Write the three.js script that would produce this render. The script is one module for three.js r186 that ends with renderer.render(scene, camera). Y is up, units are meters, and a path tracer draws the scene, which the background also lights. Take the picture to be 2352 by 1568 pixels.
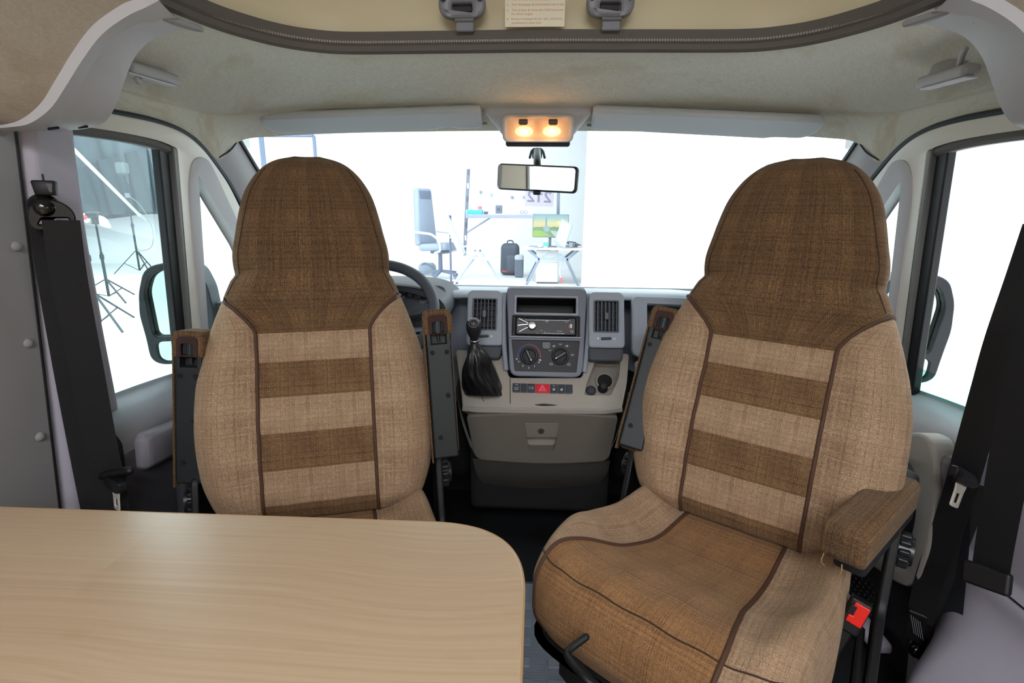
import * as THREE from 'three';
import { RoundedBoxGeometry } from 'three/addons/geometries/RoundedBoxGeometry.js';
import { RectAreaLightUniformsLib } from 'three/addons/lights/RectAreaLightUniformsLib.js';
import * as BGU from 'three/addons/utils/BufferGeometryUtils.js';

// ---------- camera, sky, large lights, exposure ----------
// metres, y up; the cab floor is y = 0, the vehicle points to -z, x = 0 is its centre line
const scene = new THREE.Scene();
const R = Math.PI / 180;
const camera = new THREE.PerspectiveCamera(2 * Math.atan(784 / 1200) / R, 2352 / 1568, 0.05, 60);
camera.position.set(0, 1.15, 0);
camera.rotation.order = 'YXZ';
camera.rotation.set(-14 * R, 2.7 * R, 0.5 * R);
scene.add(camera);
const renderer = new THREE.WebGLRenderer({ antialias: true });
renderer.toneMapping = THREE.LinearToneMapping;
renderer.toneMappingExposure = 1.07;
renderer.shadowMap.enabled = true;
scene.background = new THREE.Color(0.02, 0.02, 0.02);
RectAreaLightUniformsLib.init();
function areaLight(w, h, color, power, pos, target) {
  const l = new THREE.RectAreaLight(color, power, w, h);
  l.position.set(...pos); l.lookAt(...target); l.name = 'area_light'; scene.add(l); return l;
}
// the photo studio's overhead light panels (their fittings are built with the studio)
const STUDIO_Y = -0.12;
const STUDIO_PANELS = [[-6.5, -7.5, 3.6, 2.2], [-1.2, -6.2, 3.6, 2.2], [4.2, -7.0, 3.6, 2.2], [-5.5, -1.0, 2.2, 3.6], [4.6, -1.0, 2.2, 3.6], [0, 2.6, 3.6, 2.2]];
for (const [x, z, w, h] of STUDIO_PANELS) areaLight(w, h, 0xf4fbff, 7.8, [x, 4.28, z], [x, 0, z - 0.001]);
// added fill light behind the camera: two flat panels (fittings built with the shell)
const FILL_PANELS = [[0.05, 0.85, 0.9, 0.5, 0xf6f7ff, 23], [0.0, 1.55, 0.9, 0.4, 0xf6f7ff, 23]];
for (const [x, z, w, h, c, p] of FILL_PANELS) areaLight(w, h, c, p, [x, 1.915, z], [x, 0, z - 0.001]);

// ---------- helpers ----------
const V = (a, b, c) => a.isVector3 ? a.clone() : Array.isArray(a) ? new THREE.Vector3(...a) : new THREE.Vector3(a, b, c);
const taken = new Map();
function numbered(n) { const k = taken.get(n) || 0; taken.set(n, k + 1); return k ? `${n}_${String(k).padStart(3, '0')}` : n; }
function rng(seed) { let s = seed >>> 0; return () => { s = (s + 0x6D2B79F5) >>> 0; let t = s; t = Math.imul(t ^ (t >>> 15), t | 1); t ^= t + Math.imul(t ^ (t >>> 7), t | 61); return ((t ^ (t >>> 14)) >>> 0) / 4294967296; }; }
const clamp = (x, a = 0, b = 1) => Math.min(b, Math.max(a, x));
const sstep = (a, b, x) => { const t = clamp((x - a) / (b - a)); return t * t * (3 - 2 * t); };
const lerp = (a, b, t) => a + (b - a) * t;
// smooth interpolation through [x, y] pairs (Fritsch-Carlson)
function curve1(pts) {
  const n = pts.length, d = [], m = [];
  for (let i = 0; i < n - 1; i++) d.push((pts[i + 1][1] - pts[i][1]) / (pts[i + 1][0] - pts[i][0]));
  for (let i = 0; i < n; i++) m.push(i === 0 ? d[0] : i === n - 1 ? d[n - 2] : d[i - 1] * d[i] <= 0 ? 0 : 2 * d[i - 1] * d[i] / (d[i - 1] + d[i]));
  return x => {
    if (x <= pts[0][0]) return pts[0][1];
    if (x >= pts[n - 1][0]) return pts[n - 1][1];
    let i = 0; while (x > pts[i + 1][0]) i++;
    const h = pts[i + 1][0] - pts[i][0], t = (x - pts[i][0]) / h, t2 = t * t, t3 = t2 * t;
    return (2 * t3 - 3 * t2 + 1) * pts[i][1] + (t3 - 2 * t2 + t) * h * m[i] + (3 * t2 - 2 * t3) * pts[i + 1][1] + (t3 - t2) * h * m[i + 1];
  };
}
function root(name, pos = [0, 0, 0], turn = 0) {
  const o = new THREE.Group(); o.name = numbered(name); o.position.set(...pos); o.rotation.y = turn; scene.add(o); return o;
}
function tag(o, label, category, group) { o.userData.label = label; if (category) o.userData.category = category; if (group) o.userData.group = group; return o; }
function struct(o, label) { o.userData.kind = 'structure'; if (label) o.userData.label = label; return o; }
function part(name, geo, mat, parent) {
  if (Array.isArray(geo)) geo = merge(geo);
  const m = new THREE.Mesh(geo, mat); m.name = parent ? name : numbered(name);
  if (parent) { const k = parent.children.filter(c => c.name === name || c.name.startsWith(name + '_0')).length; if (k) m.name = `${name}_${String(k).padStart(3, '0')}`; }
  m.castShadow = m.receiveShadow = true;
  (parent || scene).add(m); return m;
}
function sub(name, parent) { const g = new THREE.Group(); const k = parent.children.filter(c => c.name === name || c.name.startsWith(name + '_0')).length; g.name = k ? `${name}_${String(k).padStart(3, '0')}` : name; parent.add(g); return g; }
function merge(list) {
  const out = list.map(g => { g = g.index ? g.toNonIndexed() : g; for (const k of Object.keys(g.attributes)) if (!['position', 'normal', 'uv'].includes(k)) g.deleteAttribute(k); if (!g.attributes.uv) g.setAttribute('uv', new THREE.BufferAttribute(new Float32Array(g.attributes.position.count * 2), 2)); g.morphAttributes = {}; return g; });
  return out.length === 1 ? out[0] : BGU.mergeGeometries(out);
}
const T = (g, x = 0, y = 0, z = 0, rx = 0, ry = 0, rz = 0) => { g.applyMatrix4(new THREE.Matrix4().makeRotationFromEuler(new THREE.Euler(rx, ry, rz)).setPosition(x, y, z)); return g; };
const box = (w, h, d, r = 0.004, s = 2) => boxUv(new RoundedBoxGeometry(w, h, d, s, Math.min(r, w / 2.01, h / 2.01, d / 2.01)));
function boxUv(g) { // uv in metres by dominant axis
  const p = g.attributes.position, n = g.attributes.normal, uv = new Float32Array(p.count * 2);
  for (let i = 0; i < p.count; i++) {
    const a = Math.abs(n.getX(i)), b = Math.abs(n.getY(i)), c = Math.abs(n.getZ(i));
    const [u, v] = a > b && a > c ? [p.getZ(i), p.getY(i)] : b > c ? [p.getX(i), p.getZ(i)] : [p.getX(i), p.getY(i)];
    uv[2 * i] = u; uv[2 * i + 1] = v;
  }
  g.setAttribute('uv', new THREE.BufferAttribute(uv, 2)); return g;
}
const cyl = (r1, r2, h, n = 24) => new THREE.CylinderGeometry(r1, r2, h, n);
const lathe = (pts, n = 28) => new THREE.LatheGeometry(pts.map(p => new THREE.Vector2(...p)), n);
// parametric sheet; fn(u, v) -> [x, y, z], uv scaled to metres
function surf(fn, nu, nv, su = 1, sv = 1, flip = false) {
  const pos = [], uv = [], idx = [];
  for (let j = 0; j <= nv; j++) for (let i = 0; i <= nu; i++) { pos.push(...fn(i / nu, j / nv)); uv.push(i / nu * su, j / nv * sv); }
  for (let j = 0; j < nv; j++) for (let i = 0; i < nu; i++) {
    const a = j * (nu + 1) + i, b = a + 1, c = a + nu + 1, d = c + 1;
    flip ? idx.push(a, c, b, b, c, d) : idx.push(a, b, c, b, d, c);
  }
  const g = new THREE.BufferGeometry();
  g.setAttribute('position', new THREE.Float32BufferAttribute(pos, 3)); g.setAttribute('uv', new THREE.Float32BufferAttribute(uv, 2));
  g.setIndex(idx); g.computeVertexNormals(); return g;
}
const spline = (pts, n, closed = false, tension = 0.5) => new THREE.CatmullRomCurve3(pts.map(p => V(p)), closed, 'catmullrom', tension).getSpacedPoints(n);
const tube = (pts, r, n = 40, rad = 8, closed = false) => new THREE.TubeGeometry(new THREE.CatmullRomCurve3(pts.map(p => V(p)), closed, 'catmullrom', 0.5), n, r, rad, closed);
// bent rod: straight runs with small rounded bends
function rod(pts, r, rad = 10) {
  const path = new THREE.CurvePath(), v = pts.map(p => V(p)); let last = v[0];
  for (let i = 1; i < v.length; i++) {
    const end = i === v.length - 1; const dir = v[i].clone().sub(v[i - 1]).normalize();
    const cut = end ? v[i] : v[i].clone().addScaledVector(dir, -Math.min(3 * r, v[i].distanceTo(v[i - 1]) * 0.4));
    path.add(new THREE.LineCurve3(last.clone(), cut));
    if (!end) { const nd = v[i + 1].clone().sub(v[i]).normalize(); const o = v[i].clone().addScaledVector(nd, Math.min(3 * r, v[i].distanceTo(v[i + 1]) * 0.4)); path.add(new THREE.QuadraticBezierCurve3(cut, v[i], o)); last = o; }
  }
  return capTube(new THREE.TubeGeometry(path, 14 * pts.length, r, rad, false), path, r, rad);
}
function capTube(g, path, r, rad) { const a = path.getPoint(0), b = path.getPoint(1); return merge([g, new THREE.SphereGeometry(r, rad, 6).translate(a.x, a.y, a.z), new THREE.SphereGeometry(r, rad, 6).translate(b.x, b.y, b.z)]); }
// straight bar of rectangular section between two points
function bar(a, b, w, t, hint = [0, 1, 0], r = 0.002) {
  a = V(a); b = V(b); const d = b.clone().sub(a), L = d.length(), z = d.normalize(); let x = V(hint).cross(z).normalize(); const y = z.clone().cross(x);
  const g = box(w, t, L, r, 1); g.applyMatrix4(new THREE.Matrix4().makeBasis(x, y, z).setPosition(a.add(b).multiplyScalar(0.5))); return g;
}
// sweep a 2D profile [[a, b], ...] along a path; b points along hint(i), a across it
function sweep(path, profile, hint, closedProfile = true, capEnds = true, crease = 40) {
  const P = path.map(p => V(p)), n = P.length, m = profile.length, pos = [], uv = [], idx = []; let run = 0; const per = [0];
  for (let k = 1; k <= m; k++) per.push(per[k - 1] + Math.hypot(profile[k % m][0] - profile[k - 1][0], profile[k % m][1] - profile[k - 1][1]));
  const rings = closedProfile ? m + 1 : m;
  for (let i = 0; i < n; i++) {
    if (i) run += P[i].distanceTo(P[i - 1]);
    const t = P[Math.min(i + 1, n - 1)].clone().sub(P[Math.max(i - 1, 0)]).normalize();
    let h = V(typeof hint === 'function' ? hint(i / (n - 1), P[i]) : hint); h.addScaledVector(t, -h.dot(t)).normalize(); const a = t.clone().cross(h);
    for (let k = 0; k < rings; k++) { const q = profile[k % m]; pos.push(P[i].x + a.x * q[0] + h.x * q[1], P[i].y + a.y * q[0] + h.y * q[1], P[i].z + a.z * q[0] + h.z * q[1]); uv.push(per[k], run); }
  }
  for (let i = 0; i < n - 1; i++) for (let k = 0; k < rings - 1; k++) { const a = i * rings + k, b = a + 1, c = a + rings, d = c + 1; idx.push(a, b, c, b, d, c); }
  if (capEnds && closedProfile) for (const i of [0, n - 1]) { const tri = THREE.ShapeUtils.triangulateShape(profile.map(q => new THREE.Vector2(...q)), []); for (const f of tri) idx.push(...(i ? f : [...f].reverse()).map(k => i * rings + k)); }
  let g = new THREE.BufferGeometry(); g.setAttribute('position', new THREE.Float32BufferAttribute(pos, 3)); g.setAttribute('uv', new THREE.Float32BufferAttribute(uv, 2)); g.setIndex(idx);
  return BGU.toCreasedNormals(g, crease * R);
}
const rectProf = (w, t, r = 0.003) => { const a = w / 2, b = t / 2; return [[-a + r, -b], [a - r, -b], [a, -b + r], [a, b - r], [a - r, b], [-a + r, b], [-a, b - r], [-a, -b + r]]; };
// polygon with rounded corners -> Shape; a point may carry its own radius as third entry
function poly(pts, r = 0, Kind = THREE.Shape) {
  const s = new Kind(), n = pts.length, v = pts.map(p => new THREE.Vector2(p[0], p[1]));
  for (let i = 0; i < n; i++) {
    const p = v[i], a = v[(i + n - 1) % n], b = v[(i + 1) % n], rr = pts[i][2] ?? r;
    const da = a.clone().sub(p), db = b.clone().sub(p), ra = Math.min(rr, da.length() * 0.49), rb = Math.min(rr, db.length() * 0.49);
    const s0 = p.clone().addScaledVector(da.normalize(), ra), s1 = p.clone().addScaledVector(db.normalize(), rb);
    i ? s.lineTo(s0.x, s0.y) : s.moveTo(s0.x, s0.y);
    if (rr > 0) s.quadraticCurveTo(p.x, p.y, s1.x, s1.y);
  }
  s.closePath(); return s;
}
const hole = (pts, r = 0) => poly(pts, r, THREE.Path);
const rectPts = (w, h, x = 0, y = 0) => [[x - w / 2, y - h / 2], [x + w / 2, y - h / 2], [x + w / 2, y + h / 2], [x - w / 2, y + h / 2]];
// plate of a Shape, from z = 0 to z = depth, edges chamfered
function plate(shape, depth, bevel = 0.002, holes = [], seg = 8) {
  for (const h of holes) shape.holes.push(h);
  bevel = Math.min(bevel, depth * 0.45);
  const g = new THREE.ExtrudeGeometry(shape, { depth: depth - 2 * bevel, bevelEnabled: bevel > 0, bevelThickness: bevel, bevelSize: bevel, bevelOffset: -bevel, bevelSegments: 2, curveSegments: seg });
  g.translate(0, 0, bevel); return g;
}
const smoothGeo = (g, deg = 35) => { const u = g.attributes.uv; g = BGU.toCreasedNormals(g, deg * R); return g; };
function mapGeo(g, fn, crease = 35) {
  const p = g.attributes.position;
  for (let i = 0; i < p.count; i++) { const q = fn(p.getX(i), p.getY(i), p.getZ(i)); p.setXYZ(i, ...q); }
  g.deleteAttribute('normal'); return BGU.toCreasedNormals(g, crease * R);
}
// cab side wall: x = depth ahead of the camera, y = height, off = distance inwards
const sideMap = s => (d, h, off) => [s * (0.92 - off - 0.1 * (h - 0.9)), h, -d];
const onSide = (s, d, h, off = 0) => sideMap(s)(d, h, off);

// ---------- procedural textures ----------
function dataTex(n, fill, srgb, rep = 1, m = n) {
  const d = new Uint8Array(n * m * 4);
  for (let j = 0; j < m; j++) for (let i = 0; i < n; i++) { const c = fill(i, j); const k = 4 * (j * n + i); d[k] = c[0]; d[k + 1] = c[1]; d[k + 2] = c[2]; d[k + 3] = 255; }
  const t = new THREE.DataTexture(d, n, m, THREE.RGBAFormat); t.wrapS = t.wrapT = THREE.RepeatWrapping; t.magFilter = THREE.LinearFilter; t.minFilter = THREE.LinearMipmapLinearFilter; t.generateMipmaps = true;
  if (srgb) t.colorSpace = THREE.SRGBColorSpace; t.repeat.set(rep, rep); t.needsUpdate = true; return t;
}
function tileNoise(n, cells, seed) { // periodic value noise, n x n
  const r = rng(seed), g = Array.from({ length: cells * cells }, r);
  return (x, y) => { const fx = x / n * cells, fy = y / n * cells, i = Math.floor(fx), j = Math.floor(fy), u = fx - i, v = fy - j, su = u * u * (3 - 2 * u), sv = v * v * (3 - 2 * v); const at = (a, b) => g[((b % cells) + cells) % cells * cells + ((a % cells) + cells) % cells]; return lerp(lerp(at(i, j), at(i + 1, j), su), lerp(at(i, j + 1), at(i + 1, j + 1), su), sv); };
}
// woven upholstery: warp and weft threads with slubs; returns [colour map, bump map]; the tile is 0.11 m
function weave(dark, light, contrast, seed) {
  const n = 512, threads = 56, r = rng(seed), row = [], col = [];
  const slub = () => { let a = []; for (let i = 0; i < threads; i++) a.push(r() < 0.16 ? -0.3 - 0.35 * r() : (r() - 0.5) * 0.4); return a; };
  const ra = slub(), ca = slub(), breakR = tileNoise(n, 9, seed + 1), breakC = tileNoise(n, 7, seed + 2), fine = tileNoise(n, 128, seed + 3), big = tileNoise(n, 4, seed + 4), col2 = tileNoise(n, 64, seed + 7);
  const height = (i, j) => { const u = i / n * threads, v = j / n * threads, cu = Math.floor(u), cv = Math.floor(v), fu = u - cu - 0.5, fv = v - cv - 0.5; const over = (cu + cv) % 2 === 0; return over ? Math.sqrt(Math.max(0, 1 - 3.4 * fu * fu)) * (0.55 + 0.45 * Math.cos(fv * 3)) : Math.sqrt(Math.max(0, 1 - 3.4 * fv * fv)) * (0.55 + 0.45 * Math.cos(fu * 3)); };
  const color = dataTex(n, (i, j) => {
    const cu = Math.floor(i / n * threads), cv = Math.floor(j / n * threads), over = (cu + cv) % 2 === 0, h = height(i, j);
    const tone = (over ? ca[cu] * (0.3 + 1.3 * breakC(i, j * 0.6)) : ra[cv] * (0.3 + 1.3 * breakR(i * 0.6, j))) + (over ? 0.2 : -0.2) + (fine(i, j) - 0.5) * 0.5 + (col2(i, j) - 0.5) * 0.5 + (big(i, j) - 0.5) * 0.3;
    const t = clamp(0.42 + contrast * tone) * (0.55 + 0.45 * h);
    return [0, 1, 2].map(k => lerp(dark[k], light[k], t));
  }, true, 1 / 0.11);
  const bump = dataTex(n, (i, j) => { const h = 255 * clamp(height(i, j) * 0.9 + (fine(i, j) - 0.5) * 0.2); return [h, h, h]; }, false, 1 / 0.11);
  return [color, bump];
}
function grain(n, seed, cells, lo, hi) { const a = tileNoise(n, cells, seed), b = tileNoise(n, cells * 2, seed + 1), c = tileNoise(n, Math.max(4, cells >> 4), seed + 2); return dataTex(n, (i, j) => { const v = lerp(lo, hi, clamp(0.5 * a(i, j) + 0.35 * b(i, j) + 0.15 * c(i, j))); return [v, v, v]; }, false, 1); }
function withRepeat(t, r, r2 = r) { const c = t.clone(); c.repeat.set(r, r2); c.needsUpdate = true; return c; }

const leatherGrain = grain(256, 31, 64, 90, 255);
const plasticBump = withRepeat(leatherGrain, 1 / 0.06);
const std = (hex, rough, extra = {}) => new THREE.MeshStandardMaterial({ color: hex, roughness: rough, metalness: 0, side: THREE.DoubleSide, ...extra });
const grained = (hex, rough, b = 0.0002) => std(hex, rough, { bumpMap: plasticBump, bumpScale: b });
const [brownC, brownB] = weave([60, 40, 22], [184, 144, 96], 0.6, 11);
const [tanC, tanB] = weave([128, 100, 75], [230, 200, 165], 0.6, 23);
const [darkC, darkB] = weave([72, 50, 30], [188, 148, 102], 0.55, 37);
const [cushLitC, cushB] = weave([98, 64, 36], [222, 174, 118], 0.5, 53);  // brown weave again, lightened: grazing overhead light put into the cushion colour
const fabric = (map, bump, b = 0.0009) => new THREE.MeshPhysicalMaterial({ map, bumpMap: bump, bumpScale: b, roughness: 0.92, sheen: 0.5, sheenRoughness: 0.6, sheenColor: new THREE.Color(0.5, 0.4, 0.28), side: THREE.DoubleSide });
const headlinerTex = (() => { // felt-like lining with faint soiling
  const n = 1024, a = tileNoise(n, 256, 5), b = tileNoise(n, 128, 6), c = tileNoise(n, 6, 7), d = tileNoise(n, 24, 8);
  return dataTex(n, (i, j) => { const k = 0.92 + 0.06 * a(i, j) + 0.03 * b(i, j), s = sstep(0.55, 0.95, c(i, j) * 0.7 + d(i, j) * 0.4); return [222 * k - 9 * s, 216 * k - 14 * s, 200 * k - 21 * s]; }, true, 1 / 0.7);
})();
const liningBump = withRepeat(grain(512, 77, 128, 40, 255), 1 / 0.25);
const felt2 = 0xb2aaa4;
const woodTex = (() => {
  const n = 1024, r = rng(99), a = tileNoise(n, 4, 51), base = tileNoise(n, 8, 52), streaks = Array.from({ length: n }, r), sp = tileNoise(n, 64, 53);
  const line = y => { const i = Math.floor(y) & (n - 1), j = (i + 1) & (n - 1); return lerp(streaks[i], streaks[j], y - Math.floor(y)); };
  const soft = tileNoise(n, 32, 54);
  return dataTex(n, (i, j) => { const w = 14 * a(i, j), f = line(j * 0.5 + w) * 0.5 + line(j * 0.23 + w + 200) * 0.5, dash = sstep(0.66, 0.95, sp(i * 0.25, j * 1.0)) * sstep(0.4, 0.9, soft(i * 0.125, j)); const t = 0.5 * (f - 0.5) + 0.35 * (base(i * 0.25, j) - 0.5) - 0.16 * dash; return [180 + 20 * t, 156 + 25 * t, 127 + 29 * t]; }, true, 1 / 0.8);
})();
const M = {
  lining: new THREE.MeshStandardMaterial({ map: headlinerTex, bumpMap: liningBump, bumpScale: 0.0006, roughness: 1, side: THREE.DoubleSide }),
  feltPanel: new THREE.MeshStandardMaterial({ map: headlinerTex, color: felt2, bumpMap: liningBump, bumpScale: 0.0006, roughness: 1, side: THREE.DoubleSide }),
  brown: fabric(brownC, brownB), tan: fabric(tanC, tanB, 0.0008), darkStripe: fabric(darkC, darkB), cushion: fabric(cushLitC, cushB),
  piping: std(0x4a3020, 0.75), seam: std(0x3b2817, 0.9),
  trim: grained(0xbab7b8, 0.55), trimCool: grained(0xa8a3ae, 0.5), trimGrey: grained(0x8d8b8c, 0.6), visor: std(0xc9cacb, 0.7),
  doorGrey: grained(0x77757b, 0.55), doorLight: grained(0x8f8d90, 0.55), doorDark: grained(0x1d1f23, 0.7), doorBeige: grained(0x948f88, 0.6),
  dash: grained(0x98a0ab, 0.6, 0.00025), dashDark: grained(0x3c4047, 0.6), frame: std(0x5e6570, 0.45), panelDark: std(0x171a20, 0.6), console: grained(0xa59e94, 0.6),
  black: std(0x08080a, 0.55), blackSoft: grained(0x0c0c0e, 0.8), blackGloss: std(0x050506, 0.12), rubber: std(0x2c3238, 0.7), rubberDark: std(0x101316, 0.6),
  chrome: std(0xd8d8d8, 0.2, { metalness: 1 }), steel: std(0xa8a8a8, 0.35, { metalness: 1 }), white: std(0xf2f2f0, 0.6), whitePaint: std(0xe2dccf, 0.35),
  red: std(0xc8141e, 0.4), wood: new THREE.MeshStandardMaterial({ map: woodTex, roughness: 0.32, side: THREE.DoubleSide }),
  glass: new THREE.MeshPhysicalMaterial({ color: 0xf4fbfa, roughness: 0, transmission: 1, thickness: 0, ior: 1.45, side: THREE.DoubleSide }),
  glassTint: new THREE.MeshPhysicalMaterial({ color: 0xdcefee, roughness: 0, transmission: 1, thickness: 0, ior: 1.5, side: THREE.DoubleSide }),
  mirror: std(0xe8f0ee, 0.02, { metalness: 1 }),
  belt: std(0x0b0b0c, 0.7),
};

// ---------- the setting: floor, living-area walls, headliner, pillars, doors, windows ----------
const half = (rows) => rows.map(r => r.map(p => V(p[0], p[1], -p[2])));
const mirrorRow = r => [...r.slice(1).reverse().map(p => V(-p.x, p.y, p.z)), ...r.map(p => p.clone())];
// smooth sheet through a net of rows of points
function net(rows, nu, nv, su, sv, off) {
  const cu = rows.map(r => new THREE.CatmullRomCurve3(r, false, 'catmullrom', 0.5));
  const grid = []; for (let i = 0; i <= nu; i++) { const c = new THREE.CatmullRomCurve3(cu.map(k => k.getPoint(i / nu)), false, 'catmullrom', 0.5); grid.push(Array.from({ length: nv + 1 }, (_, j) => c.getPoint(j / nv))); }
  return surf((u, v) => { const p = grid[Math.round(u * nu)][Math.round(v * nv)]; return off ? [p.x + off[0], p.y + off[1], p.z + off[2]] : [p.x, p.y, p.z]; }, nu, nv, su, sv);
}
{
  const f = struct(part('floor', boxUv(T(box(2.2, 0.06, 4.4, 0.004), 0, -0.031, -0.1)), grained(0x101114, 0.75)), 'dark vinyl cab and living floor');
  const side = grained(0xb9b2a4, 0.8);
  // side walls of the living area, each with a window opening
  for (const s of [-1, 1]) {
    const z0 = s < 0 ? -.05 : -.25, z1 = s < 0 ? .95 : .75, w = .05, x = s * 1.08;
    struct(part(s < 0 ? 'wall_left' : 'wall_right', [box(w, .95, 2.75, .004).translate(x, .36, .62), box(w, .62, 2.75, .004).translate(x, 1.77, .62), box(w, .66, z0 + .755, .004).translate(x, 1.15, (z0 - .755) / 2), box(w, .66, 2.0 - z1, .004).translate(x, 1.15, (z1 + 2.0) / 2)], side));
    const win = struct(part(s < 0 ? 'window_6' : 'window_7', box(.006, .64, z1 - z0, .002).translate(s * 1.085, 1.15, (z0 + z1) / 2), M.glass));
    part('window_rim', [box(.03, .03, z1 - z0 + .04, .006).translate(s * 1.06, .83, (z0 + z1) / 2), box(.03, .03, z1 - z0 + .04, .006).translate(s * 1.06, 1.47, (z0 + z1) / 2), box(.03, .66, .03, .006).translate(s * 1.06, 1.15, z0), box(.03, .66, .03, .006).translate(s * 1.06, 1.15, z1)], M.trimGrey, win);
  }
  struct(part('wall_back', [box(2.2, 2.15, 0.05, 0.004).translate(0, 1.0, 2.0)], side));
  struct(part('wall_front', [box(2.1, 0.86, 0.05, 0.01).translate(0, 0.37, -2.02)], M.blackSoft));
  struct(part('ceiling', [box(2.2, 0.05, 3.7, 0.004).translate(0, 1.97, 0.2)], std(0xe6e2d8, 0.8)));
}
for (const [x, z, w, h, c] of FILL_PANELS) {  // housings for the added cab fill light
  const l = root('ceiling_lamp', [x, 1.945, z]); tag(l, 'flat white fill panel added to light the cab, unseen behind the viewer', 'lamp', 'added fill panels of the living area');
  part('lamp_body', box(w + .06, .03, h + .06, .01, 3).translate(0, -.008, 0), M.white, l);
  part('diffuser', box(w, .004, h, .0015).translate(0, -.0245, 0), new THREE.MeshStandardMaterial({ color: 0xffffff, emissive: c, emissiveIntensity: 1.2 }), l);
}
// headliner: right half of its net, from the roof opening outwards to windscreen, pillar and door seal
const HL = half([
  [[0, 1.47, 1.18], [.2, 1.47, 1.184], [.4, 1.47, 1.186], [.48, 1.47, 1.165], [.53, 1.47, 1.13], [.565, 1.47, 1.085], [.59, 1.47, 1.04], [.607, 1.47, .99], [.618, 1.47, .94], [.625, 1.47, .90], [.63, 1.47, .82]],
  [[0, 1.468, 1.2], [.21, 1.467, 1.205], [.41, 1.467, 1.207], [.495, 1.467, 1.187], [.55, 1.467, 1.15], [.585, 1.466, 1.1], [.61, 1.466, 1.05], [.63, 1.466, 1.0], [.64, 1.466, .95], [.65, 1.466, .90], [.655, 1.466, .82]],
  [[0, 1.466, 1.37], [.22, 1.465, 1.37], [.45, 1.463, 1.365], [.58, 1.461, 1.345], [.66, 1.46, 1.31], [.71, 1.458, 1.26], [.735, 1.456, 1.19], [.75, 1.453, 1.12], [.755, 1.45, 1.04], [.757, 1.45, .96], [.757, 1.45, .82]],
  [[0, 1.440, 1.53], [.25, 1.440, 1.53], [.55, 1.432, 1.515], [.72, 1.42, 1.49], [.80, 1.41, 1.46], [.838, 1.40, 1.41], [.853, 1.40, 1.35], [.858, 1.40, 1.26], [.86, 1.40, 1.15], [.858, 1.40, 1.0], [.855, 1.40, .82]],
  [[0, 1.428, 1.565], [.25, 1.428, 1.565], [.56, 1.42, 1.55], [.735, 1.405, 1.525], [.815, 1.39, 1.49], [.85, 1.375, 1.43], [.863, 1.378, 1.365], [.867, 1.38, 1.28], [.868, 1.38, 1.16], [.867, 1.38, 1.01], [.864, 1.38, .82]],
  [[0, 1.385, 1.68], [.27, 1.383, 1.675], [.6, 1.373, 1.65], [.80, 1.358, 1.61], [.862, 1.338, 1.555], [.880, 1.283, 1.485], [.880, 1.300, 1.415], [.877, 1.335, 1.32], [.876, 1.347, 1.2], [.876, 1.347, 1.05], [.876, 1.34, .82]],
]);
const HLfull = HL.map(mirrorRow);
const ceilCab = struct(part('ceiling', [net(HLfull, 96, 30, 2.6, 0.6), net(HLfull, 48, 12, 2.6, 0.6, [0, 0.03, 0])], M.lining), 'cream felt headliner of the cab');
// roof skin above the headliner and the flared shell over the roof opening
const openEdge = HLfull[0];
{
  const edge = new THREE.CatmullRomCurve3(openEdge, false, 'catmullrom', 0.5);
  const shellMat = std(0xd0c3a2, 0.25);
  struct(part('wall_overcab', surf((u, v) => { const p = edge.getPoint(u); const k = 1 - Math.abs(2 * u - 1); return [p.x * (1.0 - 0.01), p.y + 0.03 + v * 0.5, p.z + 0.012 - (0.02 + 0.28 * v * v) * sstep(0, 0.5, k)]; }, 80, 14, 2.6, 0.5), shellMat), 'cream gelcoat wall of the roof opening');
  struct(part('wall_roof', [box(2.1, 0.03, 1.5, 0.01).translate(0, 1.62, -1.75), box(0.5, 0.03, 1.2, 0.01).translate(-0.9, 1.62, -0.6), box(0.5, 0.03, 1.2, 0.01).translate(0.9, 1.62, -0.6), box(2.1, 0.6, 0.03, 0.01).translate(0, 1.78, -1.62), box(0.03, 0.6, 1.0, 0.01).translate(-1.04, 1.8, -1.1), box(0.03, 0.6, 1.0, 0.01).translate(1.04, 1.8, -1.1), box(0.03, 0.3, 1.3, 0.01).translate(-1.0, 1.5, -1.2), box(0.03, 0.3, 1.3, 0.01).translate(1.0, 1.5, -1.2)], M.white));
  // welt round the opening: a folded cover with a zip
  const pts = edge.getSpacedPoints(110);
  const welt = struct(part('trim_1', [
    sweep(pts.map(p => V(p.x * 0.99, p.y + 0.001, p.z + 0.006)), [[-0.007, -0.004], [0, -0.008], [0.008, -0.004], [0.008, 0.006], [0, 0.009], [-0.007, 0.006]], [0, 1, 0]),
    sweep(pts.map(p => V(p.x * 0.985, p.y + 0.021, p.z + 0.009)), [[-0.005, -0.014], [0.001, -0.015], [0.007, -0.008], [0.006, 0.012], [-0.005, 0.013]], [0, 1, 0]),
  ], std(0x5d5650, 0.85)), 'dark zipped welt round the roof opening');
  const teeth = []; const tp = edge.getSpacedPoints(330);
  for (let i = 4; i < 327; i++) { const a = tp[i], t = tp[i + 1].clone().sub(tp[i - 1]).normalize(); const g = box(0.0042, 0.005, 0.004, 0.001, 1); g.rotateY(Math.atan2(-t.z, t.x)); g.translate(a.x * 0.981, a.y + 0.0135, a.z + 0.0145); teeth.push(g); }
  const z = part('zip_teeth', teeth, std(0x8b857c, 0.5), welt); z.userData.kind = 'stuff';
}
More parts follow.
